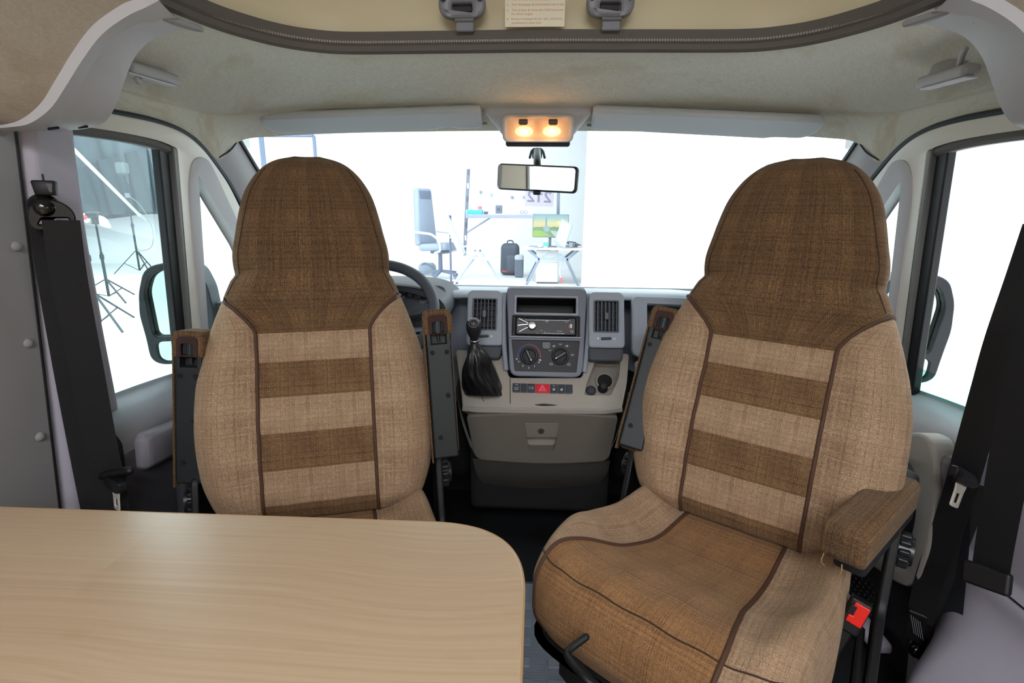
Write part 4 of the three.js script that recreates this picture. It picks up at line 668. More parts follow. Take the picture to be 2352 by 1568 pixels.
{ // the lowered armrest: pad on top, worn cover over its end
  const a = V(.715, .640, -.955), b = V(.490, .640, -.748), y = b.clone().sub(a), len = y.length(); y.normalize(); const z = V(0, 1, 0), x = y.clone().cross(z);
  const arm = new THREE.Group(); arm.matrix.makeBasis(x, y, z).setPosition(a); arm.matrix.decompose(arm.position, arm.quaternion, arm.scale); scene.add(arm);
  part('pad', [mapGeo(T(box(.066, len, .062, .013, 6), 0, len / 2, 0), (p, q, r) => [p * (1 + .06 * sstep(len - .06, len, q)), q + .004 * Math.sin(p * 120), r - .008 * sstep(len * .5, 0, q) + .0015 * Math.sin(q * 60 + p * 40)], 60)], M.brown, arm);
  part('arm_frame', [T(box(.05, len - .03, .05, .008), 0, len / 2 - .04, -.05), T(box(.04, .10, .09, .012), .0, .0, -.03)], M.blackSoft, arm);
  part('loose_thread', [tube([[-.004, len, -.03], [-.006, len + .004, -.04], [-.002, len + .002, -.052]], .0011, 10, 5), tube([[.022, len - .002, -.02], [.024, len + .004, -.036], [.019, len + .001, -.046]], .0009, 10, 5)], std(0x9a7a50, .9), arm);
  seatR.attach(arm); arm.name = 'armrest_001';
}
{ // bow lever for sliding the right seat
  part('slide_lever', rod([[0.089, 0.492, -0.7], [0.057, 0.482, -0.68], [0.06, 0.486, -0.66], [0.086, 0.489, -0.62], [0.131, 0.458, -0.62], [0.207, 0.392, -0.66]], .006), M.black, scene).name = 'lever_tmp';
  const l = scene.getObjectByName('lever_tmp'); seatR.attach(l); l.name = 'slide_lever';
}

// ---------- things of the cab ----------
{ // table
  const t = root('dining_table', [-.52, 0, -.15]); tag(t, 'pale wood dining table with rounded corner in the foreground', 'table');
  const shape = poly([[-.33, -.50], [.512, -.503, .135], [.514, .60, .10], [-.33, .60]], .0);
  part('tabletop', plate(shape, .026, .003, [], 20).rotateX(Math.PI / 2).translate(0, .722, 0), M.wood, t);
  const rim = shape.getSpacedPoints(400).map(p => V(p.x, .709, p.y));
  part('edge_band', sweep(rim, rectProf(.0026, .0245, .0008), [0, 1, 0]), std(0xb08a5e, .5), t);
  part('leg', [cyl(.03, .03, .69, 28).translate(.05, .35, .1), cyl(.11, .12, .012, 36).translate(.05, .007, .1), box(.3, .008, .2, .003).translate(.05, .692, .1)], M.steel, t);
}
{ // floor mat with raised pads
  const m = root('floor_mat', [.06, .001, -1.12]); tag(m, 'grey rubber floor mat with rounded raised pads between the seats', 'mat');
  const mt = std(0x868c98, .42, { bumpMap: withRepeat(dataTex(64, (i, j) => { const a = Math.hypot((i % 32) - 16, ((j + (i >= 32 ? 0 : 0)) % 32) - 16); const v = 255 * (1 - sstep(7, 12, a)); return [v, v, v]; }, false), 1 / .016), bumpScale: .001 });
  part('mat_sheet', boxUv(box(.34, .006, .62, .002).translate(0, .003, 0)), mt, m);
  for (let c = 0; c < 2; c++) for (let k = 0; k < 8; k++) part('pad', boxUv(T(box(.115, .006, .03, .0029, 3), c ? .045 : -.115, .0075, .262 - k * .066)), std(0x8d93a0, .4, { bumpMap: withRepeat(leatherGrain, 1 / .05), bumpScale: .0004 }), m);
  part('mat_edge', box(.34, .006, .008, .002).translate(0, .006, -.306), std(0x3a3f47, .5), m);
  const rail = root('seat_rail', [.142, .007, -1.0]); tag(rail, 'grey metal floor rail beside the right seat base', 'rail');
  part('rail_top', [box(.02, .03, .5, .004).translate(0, .016, 0), box(.06, .006, .5, .002).translate(.01, .004, 0)], std(0x747a88, .4, { metalness: .5 }), rail);
}
// sun visors
for (const s of [-1, 1]) {
  const P = s < 0 ? [[-0.789, 1.41, -1.525], [-0.165, 1.434, -1.545], [-0.168, 1.4, -1.645], [-0.843, 1.374, -1.61]] : [[0.142, 1.433, -1.545], [0.751, 1.4, -1.5], [0.815, 1.376, -1.6], [0.154, 1.398, -1.645]];
  const a = P.map(p => V(p).add(V(0, -.008, .006))), n = a[1].clone().sub(a[0]).cross(a[3].clone().sub(a[0])).normalize(); if (n.y > 0) n.negate();
  const t = root('sun_visor', [0, 0, 0]); tag(t, s < 0 ? 'pale grey folded sun visor left of the lit roof lamp' : 'pale grey folded sun visor right of the lit roof lamp', 'sun visor');
  const X = a[1].clone().sub(a[0]).normalize(), Y = a[3].clone().sub(a[0]); Y.addScaledVector(X, -Y.dot(X)); const hgt = Y.length(); Y.normalize(); const len = a[1].distanceTo(a[0]); const Z = X.clone().cross(Y); if (Z.y > 0) Z.negate();
  const B = new THREE.Matrix4().makeBasis(X, Y, X.clone().cross(Y)).setPosition(a[0]), zs = X.clone().cross(Y).dot(Z) > 0 ? 1 : -1;
  const inner = s < 0 ? len : 0, sx = s < 0 ? -1 : 1, q = x => inner + sx * x; // x measured from the lamp end
  const outl = [[q(0), .0, .012], [q(0), hgt, .02], [q(.075), hgt, .01], [q(.085), hgt - .008, .005], [q(.125), hgt - .008, .005], [q(.135), hgt, .01], [q(len * .8), hgt + .004, .02], [q(len * .83), hgt - .006, .02], [q(len * .97), hgt - .006, .03], [q(len), hgt * .4, .02], [q(len - .01), 0, .02]];
  const g = plate(poly(outl), .022, .008, [], 8); g.translate(0, 0, -.011).applyMatrix4(B); part('visor_pad', g, M.visor, t);
  const pin = box(.03, .007, .010, .003).translate(q(.105), hgt - .004, zs * .0); pin.applyMatrix4(B); part('clip', pin, M.trimGrey, t);
  const arm = tube([[q(.0) - sx * .012, hgt - .01, 0], [q(.02), hgt - .01, 0]], .004, 6, 8); arm.applyMatrix4(B); part('pivot_pin', arm, M.trimGrey, t);
}
{ // roof lamp
  const L = root('roof_lamp', [-0.006, 1.38, -1.565]); tag(L, 'lit interior roof lamp with two warm bulbs above the mirror', 'lamp'); L.rotation.x = 0.42; L.scale.setScalar(1.05);
  part('housing', [mapGeo(T(box(.30, .085, .10, .03, 5), 0, .008, -.05), (x, y, z) => { const k = sstep(-.05, .05, y); return [x * lerp(.70, 1.05, k * k), y, z]; }, 50)], M.trim, L);
  part('bezel', plate(poly(rectPts(.190, .072), .018), .012, .004, [hole(rectPts(.168, .056), .013)]).translate(0, -.003, -.002), M.trim, L);
  part('reflector', [plate(poly(rectPts(.17, .058), .012), .003, .001).translate(0, -.003, -.0)], std(0xf3e3cc, .6), L);
  part('lens', surf((u, v) => { const x = (u - .5) * .166, y = (v - .5) * .054; return [x, y - .003, .008 + .006 * (1 - (2 * u - 1) ** 6) * (1 - (2 * v - 1) ** 6)]; }, 30, 14, .166, .054), new THREE.MeshPhysicalMaterial({ color: 0xffeedd, roughness: .3, transmission: .8, thickness: 0, side: THREE.DoubleSide }), L);
  part('divider', [...[-1, 0, 1].map(k => box(.0016, .03, .004, .0006).translate(k * .007, .002, .010))], std(0xd9a869, .5), L);
  for (const s of [-1, 1]) {
    part('switch', [T(box(.024, .012, .012, .003, 3), s * .039, .017, .017), box(.018, .004, .004, .001).translate(s * .039, .012, .022)], std(0x4a4038, .5), L);
    const b = part('bulb', new THREE.SphereGeometry(.0155, 24, 16).scale(1.55, .85, .35).translate(s * .037, -.010, .009), new THREE.MeshStandardMaterial({ color: 0xfff0d0, emissive: 0xffdc9e, emissiveIntensity: 1.5, roughness: .6 }), L);
  }
  part('base_plate', plate(poly(rectPts(.175, .02), .008), .02, .004).translate(0, -.044, -.02), std(0x1e2430, .5), L);
  L.updateMatrixWorld(true);
  for (const s of [-1, 1]) { const l = new THREE.PointLight(0xffc68a, .007); l.position.copy(L.localToWorld(V(s * .037, -.012, .03))); l.castShadow = true; l.shadow.radius = .9; l.name = 'roof_lamp_light'; scene.add(l); }
}
{ // rear-view mirror
  const m = root('rear_view_mirror', [-0.01, 1.244, -1.6]); tag(m, 'black framed rear-view mirror hanging from the windscreen', 'mirror');
  m.rotation.set(.04, -.28, -.045);
  part('shell', [mapGeo(T(box(.246, .075, .03, .013, 5), 0, 0, -.014), (x, y, z) => [x, y * (z < -.02 ? .8 : 1), z], 40)], M.black, m);
  part('mirror_glass', plate(poly([[-.117, -.033], [.117, -.032], [.117, .033], [-.117, .033]], .010), .003, .0008).translate(0, 0, .0005), M.mirror, m);
  part('dip_tab', T(box(.022, .012, .014, .004, 3), .004, -.041, -.008), M.black, m);
  m.updateMatrixWorld(true);
  const st = part('stem', [rod([[-0.005, 1.267, -1.63], [-0.007, 1.3, -1.665], [-0.008, 1.332, -1.74]], .012), T(box(.032, .036, .016, .006, 3), ...[-0.008, 1.328, -1.752], -.6), ], M.blackGloss, scene); st.name = 'tmp1'; m.attach(st); st.name = 'stem';
  const br = part('tmp2', [rod([[-0.031, 1.316, -1.755], [-0.025, 1.339, -1.757], [-0.008, 1.343, -1.757], [0.009, 1.339, -1.757], [0.016, 1.316, -1.755]], .004)], M.dashDark, scene); m.attach(br); br.name = 'bracket';
}
// grab handles
for (const s of [-1, 1]) {
  const A = s < 0 ? [-0.8, 1.414, -1.06] : [0.769, 1.402, -1.06], Bp = s < 0 ? [-0.794, 1.418, -1.2] : [0.776, 1.409, -1.2]; const a = V(A), b = V(Bp), d = b.clone().sub(a).normalize();
  const t = root('grab_handle', [0, 0, 0]); tag(t, `grey ceiling grab handle above the ${s < 0 ? 'left' : 'right'} door window`, 'handle');
  part('grip', [bar(a, b, .034, .024, [0, 1, 0], .010)], M.trim, t);
  part('grip_strip', [bar(a.clone().add(V(-s * .004, -.0135, .006)), b.clone().addScaledVector(d, -.012).add(V(-s * .004, -.0135, .006)), .022, .004, [0, 1, 0], .002)], std(0xd3d2d6, .5), t);
  const m0 = b.clone().addScaledVector(d, -.035).add(V(s * .028, .022, 0)); part('mount', [T(lathe([[0, .026], [.02, .023], [.034, .012], [.038, 0]], 28).scale(1, 1, 1.1), m0.x, m0.y, m0.z, 0, 0, s * .9), bar(m0, b.clone().addScaledVector(d, -.015), .03, .02, [0, 1, 0], .008)], std(0xa9a79f, .6), t);
  part('coat_hook', [rod([a.clone().addScaledVector(d, .045).add(V(0, s < 0 ? -.012 : .01, .004)), a.clone().addScaledVector(d, .03).add(V(-s * .01, s < 0 ? -.026 : .026, .008)), a.clone().addScaledVector(d, .018).add(V(-s * .016, s < 0 ? -.022 : .034, .01))], .005)], M.trim, t);
}
// latches and instruction label on the roof opening's wall
for (const x of [1066, 1398]) {
  const t = root('roof_latch', [-0.158, 1.539, -1.175]); t.position.x = [-0.158, 1.539, -1.175][0] + (x - 1066) / 332 * ([0.131, 1.536, -1.175][0] - [-0.158, 1.539, -1.175][0]); t.position.z += .012; t.rotation.x = -.02;
  tag(t, x < 1200 ? 'grey roof latch left of the red printed label' : 'grey roof latch right of the red printed label', 'latch');
  part('latch_body', [mapGeo(plate(poly([[-.046, -.022, .03], [.046, -.022, .03], [.046, .03, .03], [-.046, .03, .03]], .03), .022, .006, [hole(rectPts(.040, .017, 0, -.004), .004)], 10), (p, q, r) => [p, q, r], 50), plate(poly(rectPts(.044, .02, 0, -.004), .004), .003, .0005).translate(0, 0, .001)], std(0x77757a, .4), t);
  part('latch_slot', box(.036, .010, .004, .001).translate(0, -.002, .006), M.black, t);
  for (const s of [-1, 1]) part('screw', [cyl(.0055, .0055, .005, 18).rotateX(Math.PI / 2).translate(s * .036, .010, .0205)], std(0x2b2b2e, .3, { metalness: .7 }), t);
  part('latch_bar', box(.05, .012, .02, .004).translate(0, .030, .018), std(0x5a585c, .45), t);
  part('latch_tongue', [T(box(.037, .026, .008, .003, 3), .004, -.030, .006), T(cyl(.006, .006, .037, 14).rotateZ(Math.PI / 2), .004, -.021, .010)], std(0x6f6d72, .45), t);
}
{
  const w = .118, h = .054; const mat = print(w, h, 9000, (c, W, H) => {
    c.fillStyle = '#b0433c'; const f = H * .105; c.font = `${f}px sans-serif`; c.textBaseline = 'middle';
    [['1.', 'Tirez le lit de toit vers le bas.', .10], ['2.', 'Tirez l\u2019enveloppe de toit lentement vers le bas', .27], ['3.', 'Tirez le tissu de tente vers l\u2019int\u00e9rieure avec', .45], ['', 'les rictus rouges.', .57], ['4.', 'Fermez l\u2019enveloppe de toit - doit _enclencher_', .74], ['', 'audiblement deux fois!', .87]].forEach(([n, t, y]) => { c.fillText(n, W * .03, H * y); c.fillText(t, W * .11, H * y, W * .87); });
  }, '#d9cfb0', .35);
  const s = root('instruction_label', [-0.015, 1.531, -1.168]); s.rotation.x = -.02; s.position.z += .012; tag(s, 'cream instruction label with small red lines of text between the roof latches', 'label');
  part('label_sheet', faceUv(plate(poly(rectPts(w, h), .002), .0016, .0004), w, h), mat, s);
}
// ---------- seat belts ----------
const beltMat = std(0x0d0d0f, .75, { bumpMap: withRepeat(dataTex(32, (i, j) => { const v = (i + j) % 8 < 4 ? 230 : 120; return [v, v, v]; }, false), 1 / .008), bumpScale: .0003 });
const strap = (pts, w, hint, n = 60) => sweep(spline(pts, n), [[-w / 2, -.0006], [w / 2, -.0006], [w / 2, .0006], [-w / 2, .0006]], hint, true, true, 60);
function tongue(parent, at, X, Y, scale = 1) { // metal tongue with its black moulding; Y points along the tongue's tip
  X = V(X).normalize(); Y = V(Y); Y.addScaledVector(X, -Y.dot(X)).normalize(); const m = new THREE.Matrix4().makeBasis(X, Y, X.clone().cross(Y)).scale(V(scale, scale, scale)).setPosition(V(at));
  part('tongue_grip', [mapGeo(plate(poly([[-.036, -.012], [.036, -.012], [.036, .006], [.020, .014], [-.020, .014], [-.036, .006]], .006), .016, .004), (x, y, z) => [x, y, z - .006], 40).applyMatrix4(m)], std(0x17181b, .4), parent);
  part('tongue', plate(poly([[-.016, .012], [.016, .012], [.0125, .026], [.012, .054], [-.012, .054], [-.0125, .026]], .005), .003, .0006, [hole(rectPts(.012, .017, 0, .038), .002)]).translate(0, 0, .001).applyMatrix4(m), std(0xe6e0d2, .3, { metalness: .35 }), parent);
}
{
  const b = root('seat_belt', [0, 0, 0]); tag(b, 'black seat belt hanging beside the left window with its metal tongue low down', 'seat belt');
  const top = V([-0.806, 1.119, -0.86]), mid = V([-0.833, 0.875, -0.885]), low = V([-0.853, 0.634, -0.905]);
  part('webbing', [strap([[-0.8, 1.129, -0.862], [-0.815, 1.029, -0.872], [-0.831, 0.857, -0.888], [-0.843, 0.684, -0.9], [-0.846, 0.595, -0.905], [-0.846, 0.499, -0.9]], .05, [.9, .1, .75])], beltMat, b);
  part('webbing', [strap([[-0.836, 1.121, -0.875], [-0.857, 1.042, -0.89], [-0.879, 0.842, -0.905], [-0.893, 0.637, -0.915], [-0.894, 0.487, -0.915]], .05, [.75, .1, .9])], beltMat, b);
  const A = V([-0.825, 1.135, -0.872]);
  { const g = plate(poly([[-.040, -.030, .02], [.040, -.026, .02], [.046, .008, .02], [.020, .034, .02], [-.022, .036, .03], [-.046, .004, .03]], .02), .016, .003, [hole([[-.026, -.017], [.030, -.014], [.030, -.004], [-.018, -.004]], .004)]); g.scale(.72, .8, 1); g.rotateY(.75); g.translate(A.x, A.y, A.z); part('guide_loop', g, M.blackGloss, b);
    part('loop_cap', T(lathe([[0, .022], [.010, .021], [.019, .013], [.023, .0]], 32).rotateX(Math.PI / 2), A.x - .006, A.y + .014, A.z + .004, 0, .75, 0), M.blackGloss, b); }
  tongue(b, [-0.819, 0.625, -0.885], [.85, .02, .5], [-.02, -1, .1]);
  part('belt_end', [rod([[-0.866, 0.631, -0.9], [-0.823, 0.645, -0.895], [-0.786, 0.653, -0.89]], .008)], M.black, b);
  const h = root('height_adjuster', [-0.826, 1.181, -0.872]); h.rotation.y = .55; tag(h, 'black push block of the belt height adjuster above the left belt loop', 'adjuster');
  part('block', mapGeo(T(box(.034, .030, .03, .004, 3), 0, 0, .0), (x, y, z) => [x * (1 + .15 * (y > 0 ? 1 : 0)), y, z], 40), M.black, h);
  part('arrow', [plate(poly([[.004, .009], [.016, .009], [.013, -.009], [.009, -.009]], .002), .002, .0006).translate(0, 0, .015)], std(0x3a3b3e, .4), h);
  part('guide_slot', box(.004, .05, .004, .0015).translate(-.004, .004, -.017), M.rubberDark, h); h.scale.setScalar(.8);
}
{
  const b = root('seat_belt', [0, 0, 0]); tag(b, 'black seat belt crossing the right door window with a cream metal tongue', 'seat belt');
  part('webbing', [strap([[0.774, 1.134, -0.86], [0.783, 1.044, -0.88], [0.79, 0.938, -0.9], [0.803, 0.829, -0.92], [0.809, 0.758, -0.93], [0.815, 0.673, -0.94], [0.834, 0.552, -0.97], [0.847, 0.397, -1], [0.863, 0.281, -1.02]], .05, [-.85, .1, .5])], beltMat, b);
  part('webbing', [strap([[0.843, 0.653, -0.945], [0.848, 0.61, -0.955], [0.86, 0.496, -0.98], [0.863, 0.387, -1], [0.875, 0.267, -1.03]], .048, [-.6, .1, .7])], beltMat, b);
  tongue(b, [0.797, 0.68, -0.915], [.82, -.42, -.3], [-.55, -.75, .35], 1.08);
  part('tongue_ribs', [0, 1, 2, 3].map(k => bar(V([0.762, 0.698, -0.896]).add(V(k * .0045, .001 * k, 0)), V([0.76, 0.688, -0.896]).add(V(k * .0045, .001 * k, 0)), .0018, .003)), M.black, b);
  part('anchor_sleeve', [bar([0.859, 0.298, -1.02], [0.869, 0.214, -1.03], .04, .014, [-.6, .1, .7], .005)], M.black, b);
  part('stitching', [0, 1, 2, 3, 4].map(k => bar(V([0.826, 0.306, -1]).add(V(.0055 * k, -.004 * k, 0)), V([0.842, 0.258, -1]).add(V(.0055 * k, -.004 * k, 0)), .001, .001)), std(0x8f9298, .7), b);
  part('anchor_bolt', [T(lathe([[0, .018], [.012, .016], [.016, .008], [.017, 0]], 24), ...[0.871, 0.197, -1.02], Math.PI / 2 - .4, 0, 0), T(cyl(.012, .012, .03, 18), ...[0.883, 0.209, -1.03], .3), bar([0.892, 0.191, -1.03], [0.912, 0.126, -1.03], .02, .008, [-.6, .1, .7], .003)], M.blackGloss, b);
  const c = root('seat_belt', [0, 0, 0]); tag(c, 'black belt strap running into a slot of the right pillar moulding', 'seat belt');
  part('webbing', [strap([[0.677, 1.07, -0.72], [0.696, 0.97, -0.74], [0.715, 0.866, -0.76], [0.745, 0.747, -0.785], [0.777, 0.621, -0.81], [0.792, 0.555, -0.82]], .052, [-.9, .1, .45])], beltMat, c);
  part('slot_frame', [bar([0.778, 0.569, -0.812], [0.772, 0.533, -0.8], .068, .016, [-.9, .1, .45], .006)], M.black, c);
  const k = root('belt_buckle', [0.58, 0.453, -0.82]); k.rotation.set(-.25, -.55, -.38); tag(k, 'black belt buckle with a red release button beside the right seat', 'buckle');
  part('buckle_case', [box(.034, .066, .022, .005, 3), box(.022, .2, .016, .005, 3).translate(0, -.125, -.002)], M.black, k);
  part('release_button', [box(.024, .040, .006, .002).translate(.003, .008, .011), box(.010, .014, .006, .002).translate(-.005, -.004, .0125)], std(0xe02418, .4), k);
  part('button_notch', box(.010, .018, .004, .001).translate(-.008, .012, .0128), M.black, k);
}
const doorMirror = std(0xc2d2ca, .02, { metalness: 1 });
// ---------- door mirrors and wiper outside ----------
for (const s of [-1, 1]) {
  const m = root('door_mirror', s < 0 ? [-1.166, 0.838, -1.62] : [1.127, 0.838, -1.6]); m.rotation.y = s < 0 ? .28 : -.25; tag(m, s < 0 ? 'black housed door mirror outside the left quarter pane' : 'black housed door mirror outside the right door', 'mirror');
  const gl = s < 0 ? [[-.082, -.098], [.07, -.095], [.082, .06], [.05, .128, .05], [-.06, .118, .06], [-.088, .05]] : [[-.075, -.095], [.062, -.098], [.078, .05], [.05, .118, .06], [-.05, .128, .05], [-.082, .06]];
  const lo = [[-.074, -.178, .03], [.066, -.178, .03], [.072, -.112], [-.078, -.112]];
  const body = [[-.10, -.19, .05], [.088, -.19, .05], [.096, -.105], [.106, -.02], [.100, .06], [.07, .145, .06], [-.075, .14, .06], [-.104, .05], [-.112, -.02], [-.104, -.10]];
  part('housing', plate(poly(body, .02), .09, .004, [hole(gl, .02), hole(lo, .02)]).translate(0, 0, -.085), std(0x14181d, .5), m);
  part('housing_back', plate(poly(body, .02), .02, .008).translate(0, 0, -.095), std(0x14181d, .5), m);
  const mg = plate(poly(gl, .02), .004, .001).translate(0, 0, -.02); mg.rotateY(s < 0 ? -.06 : .06); part('mirror_glass', mg, doorMirror, m);
  part('wide_glass', plate(poly(lo, .02), .004, .001).translate(0, 0, -.02).rotateX(-.08), doorMirror, m);
  part('mirror_arm', [bar([-s * .05, -.02, -.06], [-s * .24, -.03, -.02], .05, .06, [0, 1, 0], .015), bar([-s * .05, -.14, -.06], [-s * .24, -.13, -.02], .04, .04, [0, 1, 0], .015)], std(0x14181d, .5), m);
}
{
  const w = root('wiper', [0, 0, 0]); tag(w, 'dark windscreen wiper lying along the foot of the windscreen on the right', 'wiper');
  part('blade', [bar([0.518, 0.746, -2.42], [0.798, 0.789, -2.38], .012, .010)], M.rubberDark, w); part('arm', [bar([0.674, 0.775, -2.38], [0.829, 0.805, -2.36], .018, .014, [0, 1, 0], .004)], M.dashDark, w);
}

// ---------- the photo studio outside ----------
const SY = STUDIO_Y, pale = (hex, r = .6) => std(hex, r);  // washed-out studio colours: glare from the bright studio is mixed into them
{
  const wall = std(0xf6f8fa, .9);
  struct(part('floor_studio', box(24, .1, 18, .01).translate(-2, SY - .05, -3.4), std(0xf3f4f4, .55)), 'white studio floor');
  struct(part('wall_studio_back', box(24, 4.8, .1, .01).translate(-2, 2.15, -11.9), wall), 'white far wall of the studio');
  struct(part('wall_studio_left', box(.1, 4.8, 18, .01).translate(-13.6, 2.15, -3.4), wall));
  struct(part('wall_studio_right', box(.1, 4.8, 18, .01).translate(8, 2.15, -3.4), wall));
  struct(part('wall_studio_rear', box(24, 4.8, .1, .01).translate(-2, 2.15, 5.2), wall));
  struct(part('wall_studio_partition', [box(7, 4.8, .12, .01).translate(4.24, 2.15, -8.75)], wall), 'white partition wall right of the desk');
  struct(part('ceiling_studio', box(24, .1, 18, .01).translate(-2, 4.5, -3.4), wall));
  STUDIO_PANELS.forEach(([x, z, w, h]) => { const l = root('studio_light_panel', [x, 4.4, z]); tag(l, 'white overhead light panel on the studio ceiling, above the frame', 'lamp', 'overhead studio light panels'); part('panel_case', box(w + .1, .1, h + .1, .02).translate(0, 0, 0), M.white, l); part('diffuser', box(w, .01, h, .003).translate(0, -.055, 0), new THREE.MeshStandardMaterial({ color: 0xffffff, emissive: 0xf6fbff, emissiveIntensity: 3 }), l); });
}
{ // grey backdrop cloth on the far wall, seen through the left window
  const a = V([-11.286, 0.918, -11.3]), b = V([-8.186, 0.946, -11.3]); const w = b.x - a.x, low = x => lerp(.80, 1.02, clamp(x)) + .02 * Math.sin(x * 9);
  const cl = part('backdrop_cloth', [0, .012].map(o => surf((u, v) => [a.x + u * w - .25 * v, lerp(low(u), 4.2, v), -11.35 - o + .06 * Math.sin(u * 17 + 2 * v) + .035 * Math.sin(u * 41 - 3 * v) + .05 * Math.sin(v * 5 + u * 6)], 90, 30, 3, 3)), pale(0x6f7b82, .9)); tag(cl, 'dark grey backdrop cloth hanging high behind the light stands', 'backdrop');
  part('fold_sheet', [0, .01].map(o => surf((u, v) => { const x = a.x + w * lerp(.18, .97, u); return [x, lerp(low(lerp(.18, .97, u)) + .05, lerp(1.35, 2.35, Math.sqrt(u)) , v), -11.22 - o + .05 * Math.sin(u * 23) + .03 * Math.sin(u * 51 + v * 3)]; }, 60, 14, 3, 1)), pale(0x596369, .9), cl);
}
// light stands beyond the left window
function stand(name, label, base, h, leg, headFn) {
  const s = root(name, [base[0], SY, base[2]]); tag(s, label, 'light stand');
  part('pole', [cyl(.018, .018, h * .5, 12).translate(0, h * .25 + .06, 0), cyl(.013, .013, h * .5, 12).translate(0, h * .75, 0), cyl(.026, .026, .06, 12).translate(0, h * .5, 0)], pale(0x3f474c), s);
  for (let k = 0; k < 3; k++) { const q = k * 2.094 + .5; part('leg', [bar([.02 * Math.cos(q), h * .24, .02 * Math.sin(q)], [leg * Math.cos(q), .012, leg * Math.sin(q)], .022, .014), bar([.02 * Math.cos(q), .07, .02 * Math.sin(q)], [leg * .55 * Math.cos(q), h * .115, leg * .55 * Math.sin(q)], .014, .01)], pale(0x3f474c), s); }
  headFn(s); return s;
}
stand('light_stand', 'black light stand carrying a lamp with two white reflector wings', [-6.012, -0.12, -6.998], 1.22, .48, s => {
  part('lamp_head', [T(box(.20, .09, .12, .035, 3), 0, 1.17, 0), T(cyl(.035, .045, .12, 16), 0, 1.11, 0)], pale(0x343b40, .5), s);
  for (const k of [-1, 1]) part('wing', T(plate(poly([[0, .05, .03], [.12, .04, .05], [.21, -.08, .05], [.04, -.09, .04]], .03), .012, .004), k * .07, 1.13, .03 * k, 0, k > 0 ? 0 : Math.PI, k * -.3), pale(0xe9ece8), s);
});
stand('light_stand', 'tall thin light stand holding the pale boom pole', [-7.914, -0.12, -10.067], 1.86, .42, s => {
  part('clamp', box(.07, .09, .07, .015).translate(0, 1.5, 0), pale(0x8a9094), s);
  part('lamp_head', T(box(.2, .22, .16, .05, 3), -.02, 2.0, 0), pale(0x70797e), s);
  part('cable', tube([[.02, 1.5, 0], [.25, 1.3, .02], [.42, .9, .04], [.36, .55, .04], [.12, .45, .02], [.02, .5, 0]], .006, 50, 6), pale(0x8e979a), s);
});
{ const bm = root('boom_pole', [0, 0, 0]); tag(bm, 'long pale boom pole slanting across the dark backdrop', 'pole'); const A = [-6.336, 2.111, -7], B = [-7.812, 0.978, -10.2]; part('tube', bar(A, B, .05, .05, [0, 1, 0], .02), pale(0xdfe9ec, .4), bm); part('tip', bar([-7.78, 1.029, -10.1], [-7.829, 0.91, -10.3], .07, .07, [0, 1, 0], .02), pale(0xb4bdc0), bm); }
stand('light_stand', 'black tripod stand closest to the left window, red-tipped rods at its top', [-4.744, -0.12, -5.343], 1.5, .5, s => {
  for (const [a, b, c, d] of [[-.30, 1.64, .06, 1.17], [-.36, 1.42, -.16, .9]]) { part('rod', bar([a, b, 0], [c, d, .02], .014, .014), pale(0x59646a), s); part('red_tip', T(new THREE.SphereGeometry(.024, 14, 10), c, d, .02), pale(0xd5484e), s); }
  part('rod_joint', T(new THREE.SphereGeometry(.022, 14, 10), -.09, 1.37, .01), pale(0xd5484e), s);
});
// ---- things on and before the far wall, seen through the windscreen ----
const D = 9.1;
{ // desk
  const d = root('desk', [0.27, -0.12, -9.435]); tag(d, 'white desk with grey splayed metal legs beneath the monitor', 'desk'); const px = d.position.x, dz = d.position.z;
  const top = [0.221, 0.527, -9.05]; const hy = top[1] - SY;
  part('desktop', box(1.12, .035, .62, .006).translate(0, hy - .01, -.05), pale(0xf2f3f5), d);
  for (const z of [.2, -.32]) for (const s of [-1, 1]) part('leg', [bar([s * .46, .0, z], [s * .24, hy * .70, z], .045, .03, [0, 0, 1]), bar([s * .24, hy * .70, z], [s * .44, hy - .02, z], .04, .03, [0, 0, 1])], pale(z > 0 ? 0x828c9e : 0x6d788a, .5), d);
  part('cross_bar', [bar([-.26, hy * .72, .2], [.26, hy * .72, .2], .05, .03, [0, 0, 1])], pale(0x9aa4b4, .5), d);
  part('brace', bar([-.24, hy * .70, .2], [.0, hy - .02, .2], .03, .02, [0, 0, 1]), pale(0x9aa4b4), d); part('brace', bar([.24, hy * .70, .2], [.0, hy - .02, .2], .03, .02, [0, 0, 1]), pale(0x9aa4b4), d);
}
{ const c = root('drawer_pedestal', [[0.173, -0.023, -9.4][0], SY, -9.66]); tag(c, 'white drawer pedestal standing under the desk', 'cabinet'); part('case', box(.40, .56, .42, .01).translate(0, .31, 0), pale(0xeceae4), c); part('plinth', box(.36, .03, .38, .004).translate(0, .016, 0), pale(0x5d636e), c); for (let k = 0; k < 3; k++) part('drawer', box(.38, .165, .012, .004).translate(0, .125 + k * .175, .212), pale(0xf3f2ee), c); const rb = root('cable_bundle', [[0.387, -0.007, -9.3][0] + .03, SY, -9.36]); tag(rb, 'white cable with a red plug hanging beside the pedestal', 'cable'); part('cable', tube([[0, .55, 0], [.03, .4, .02], [-.02, .25, .03], [.01, .1, .05]], .01, 30, 6), pale(0xe2e4ea), rb); part('plug', box(.035, .1, .035, .008).translate(.01, .08, .05), pale(0xe86a72), rb); }
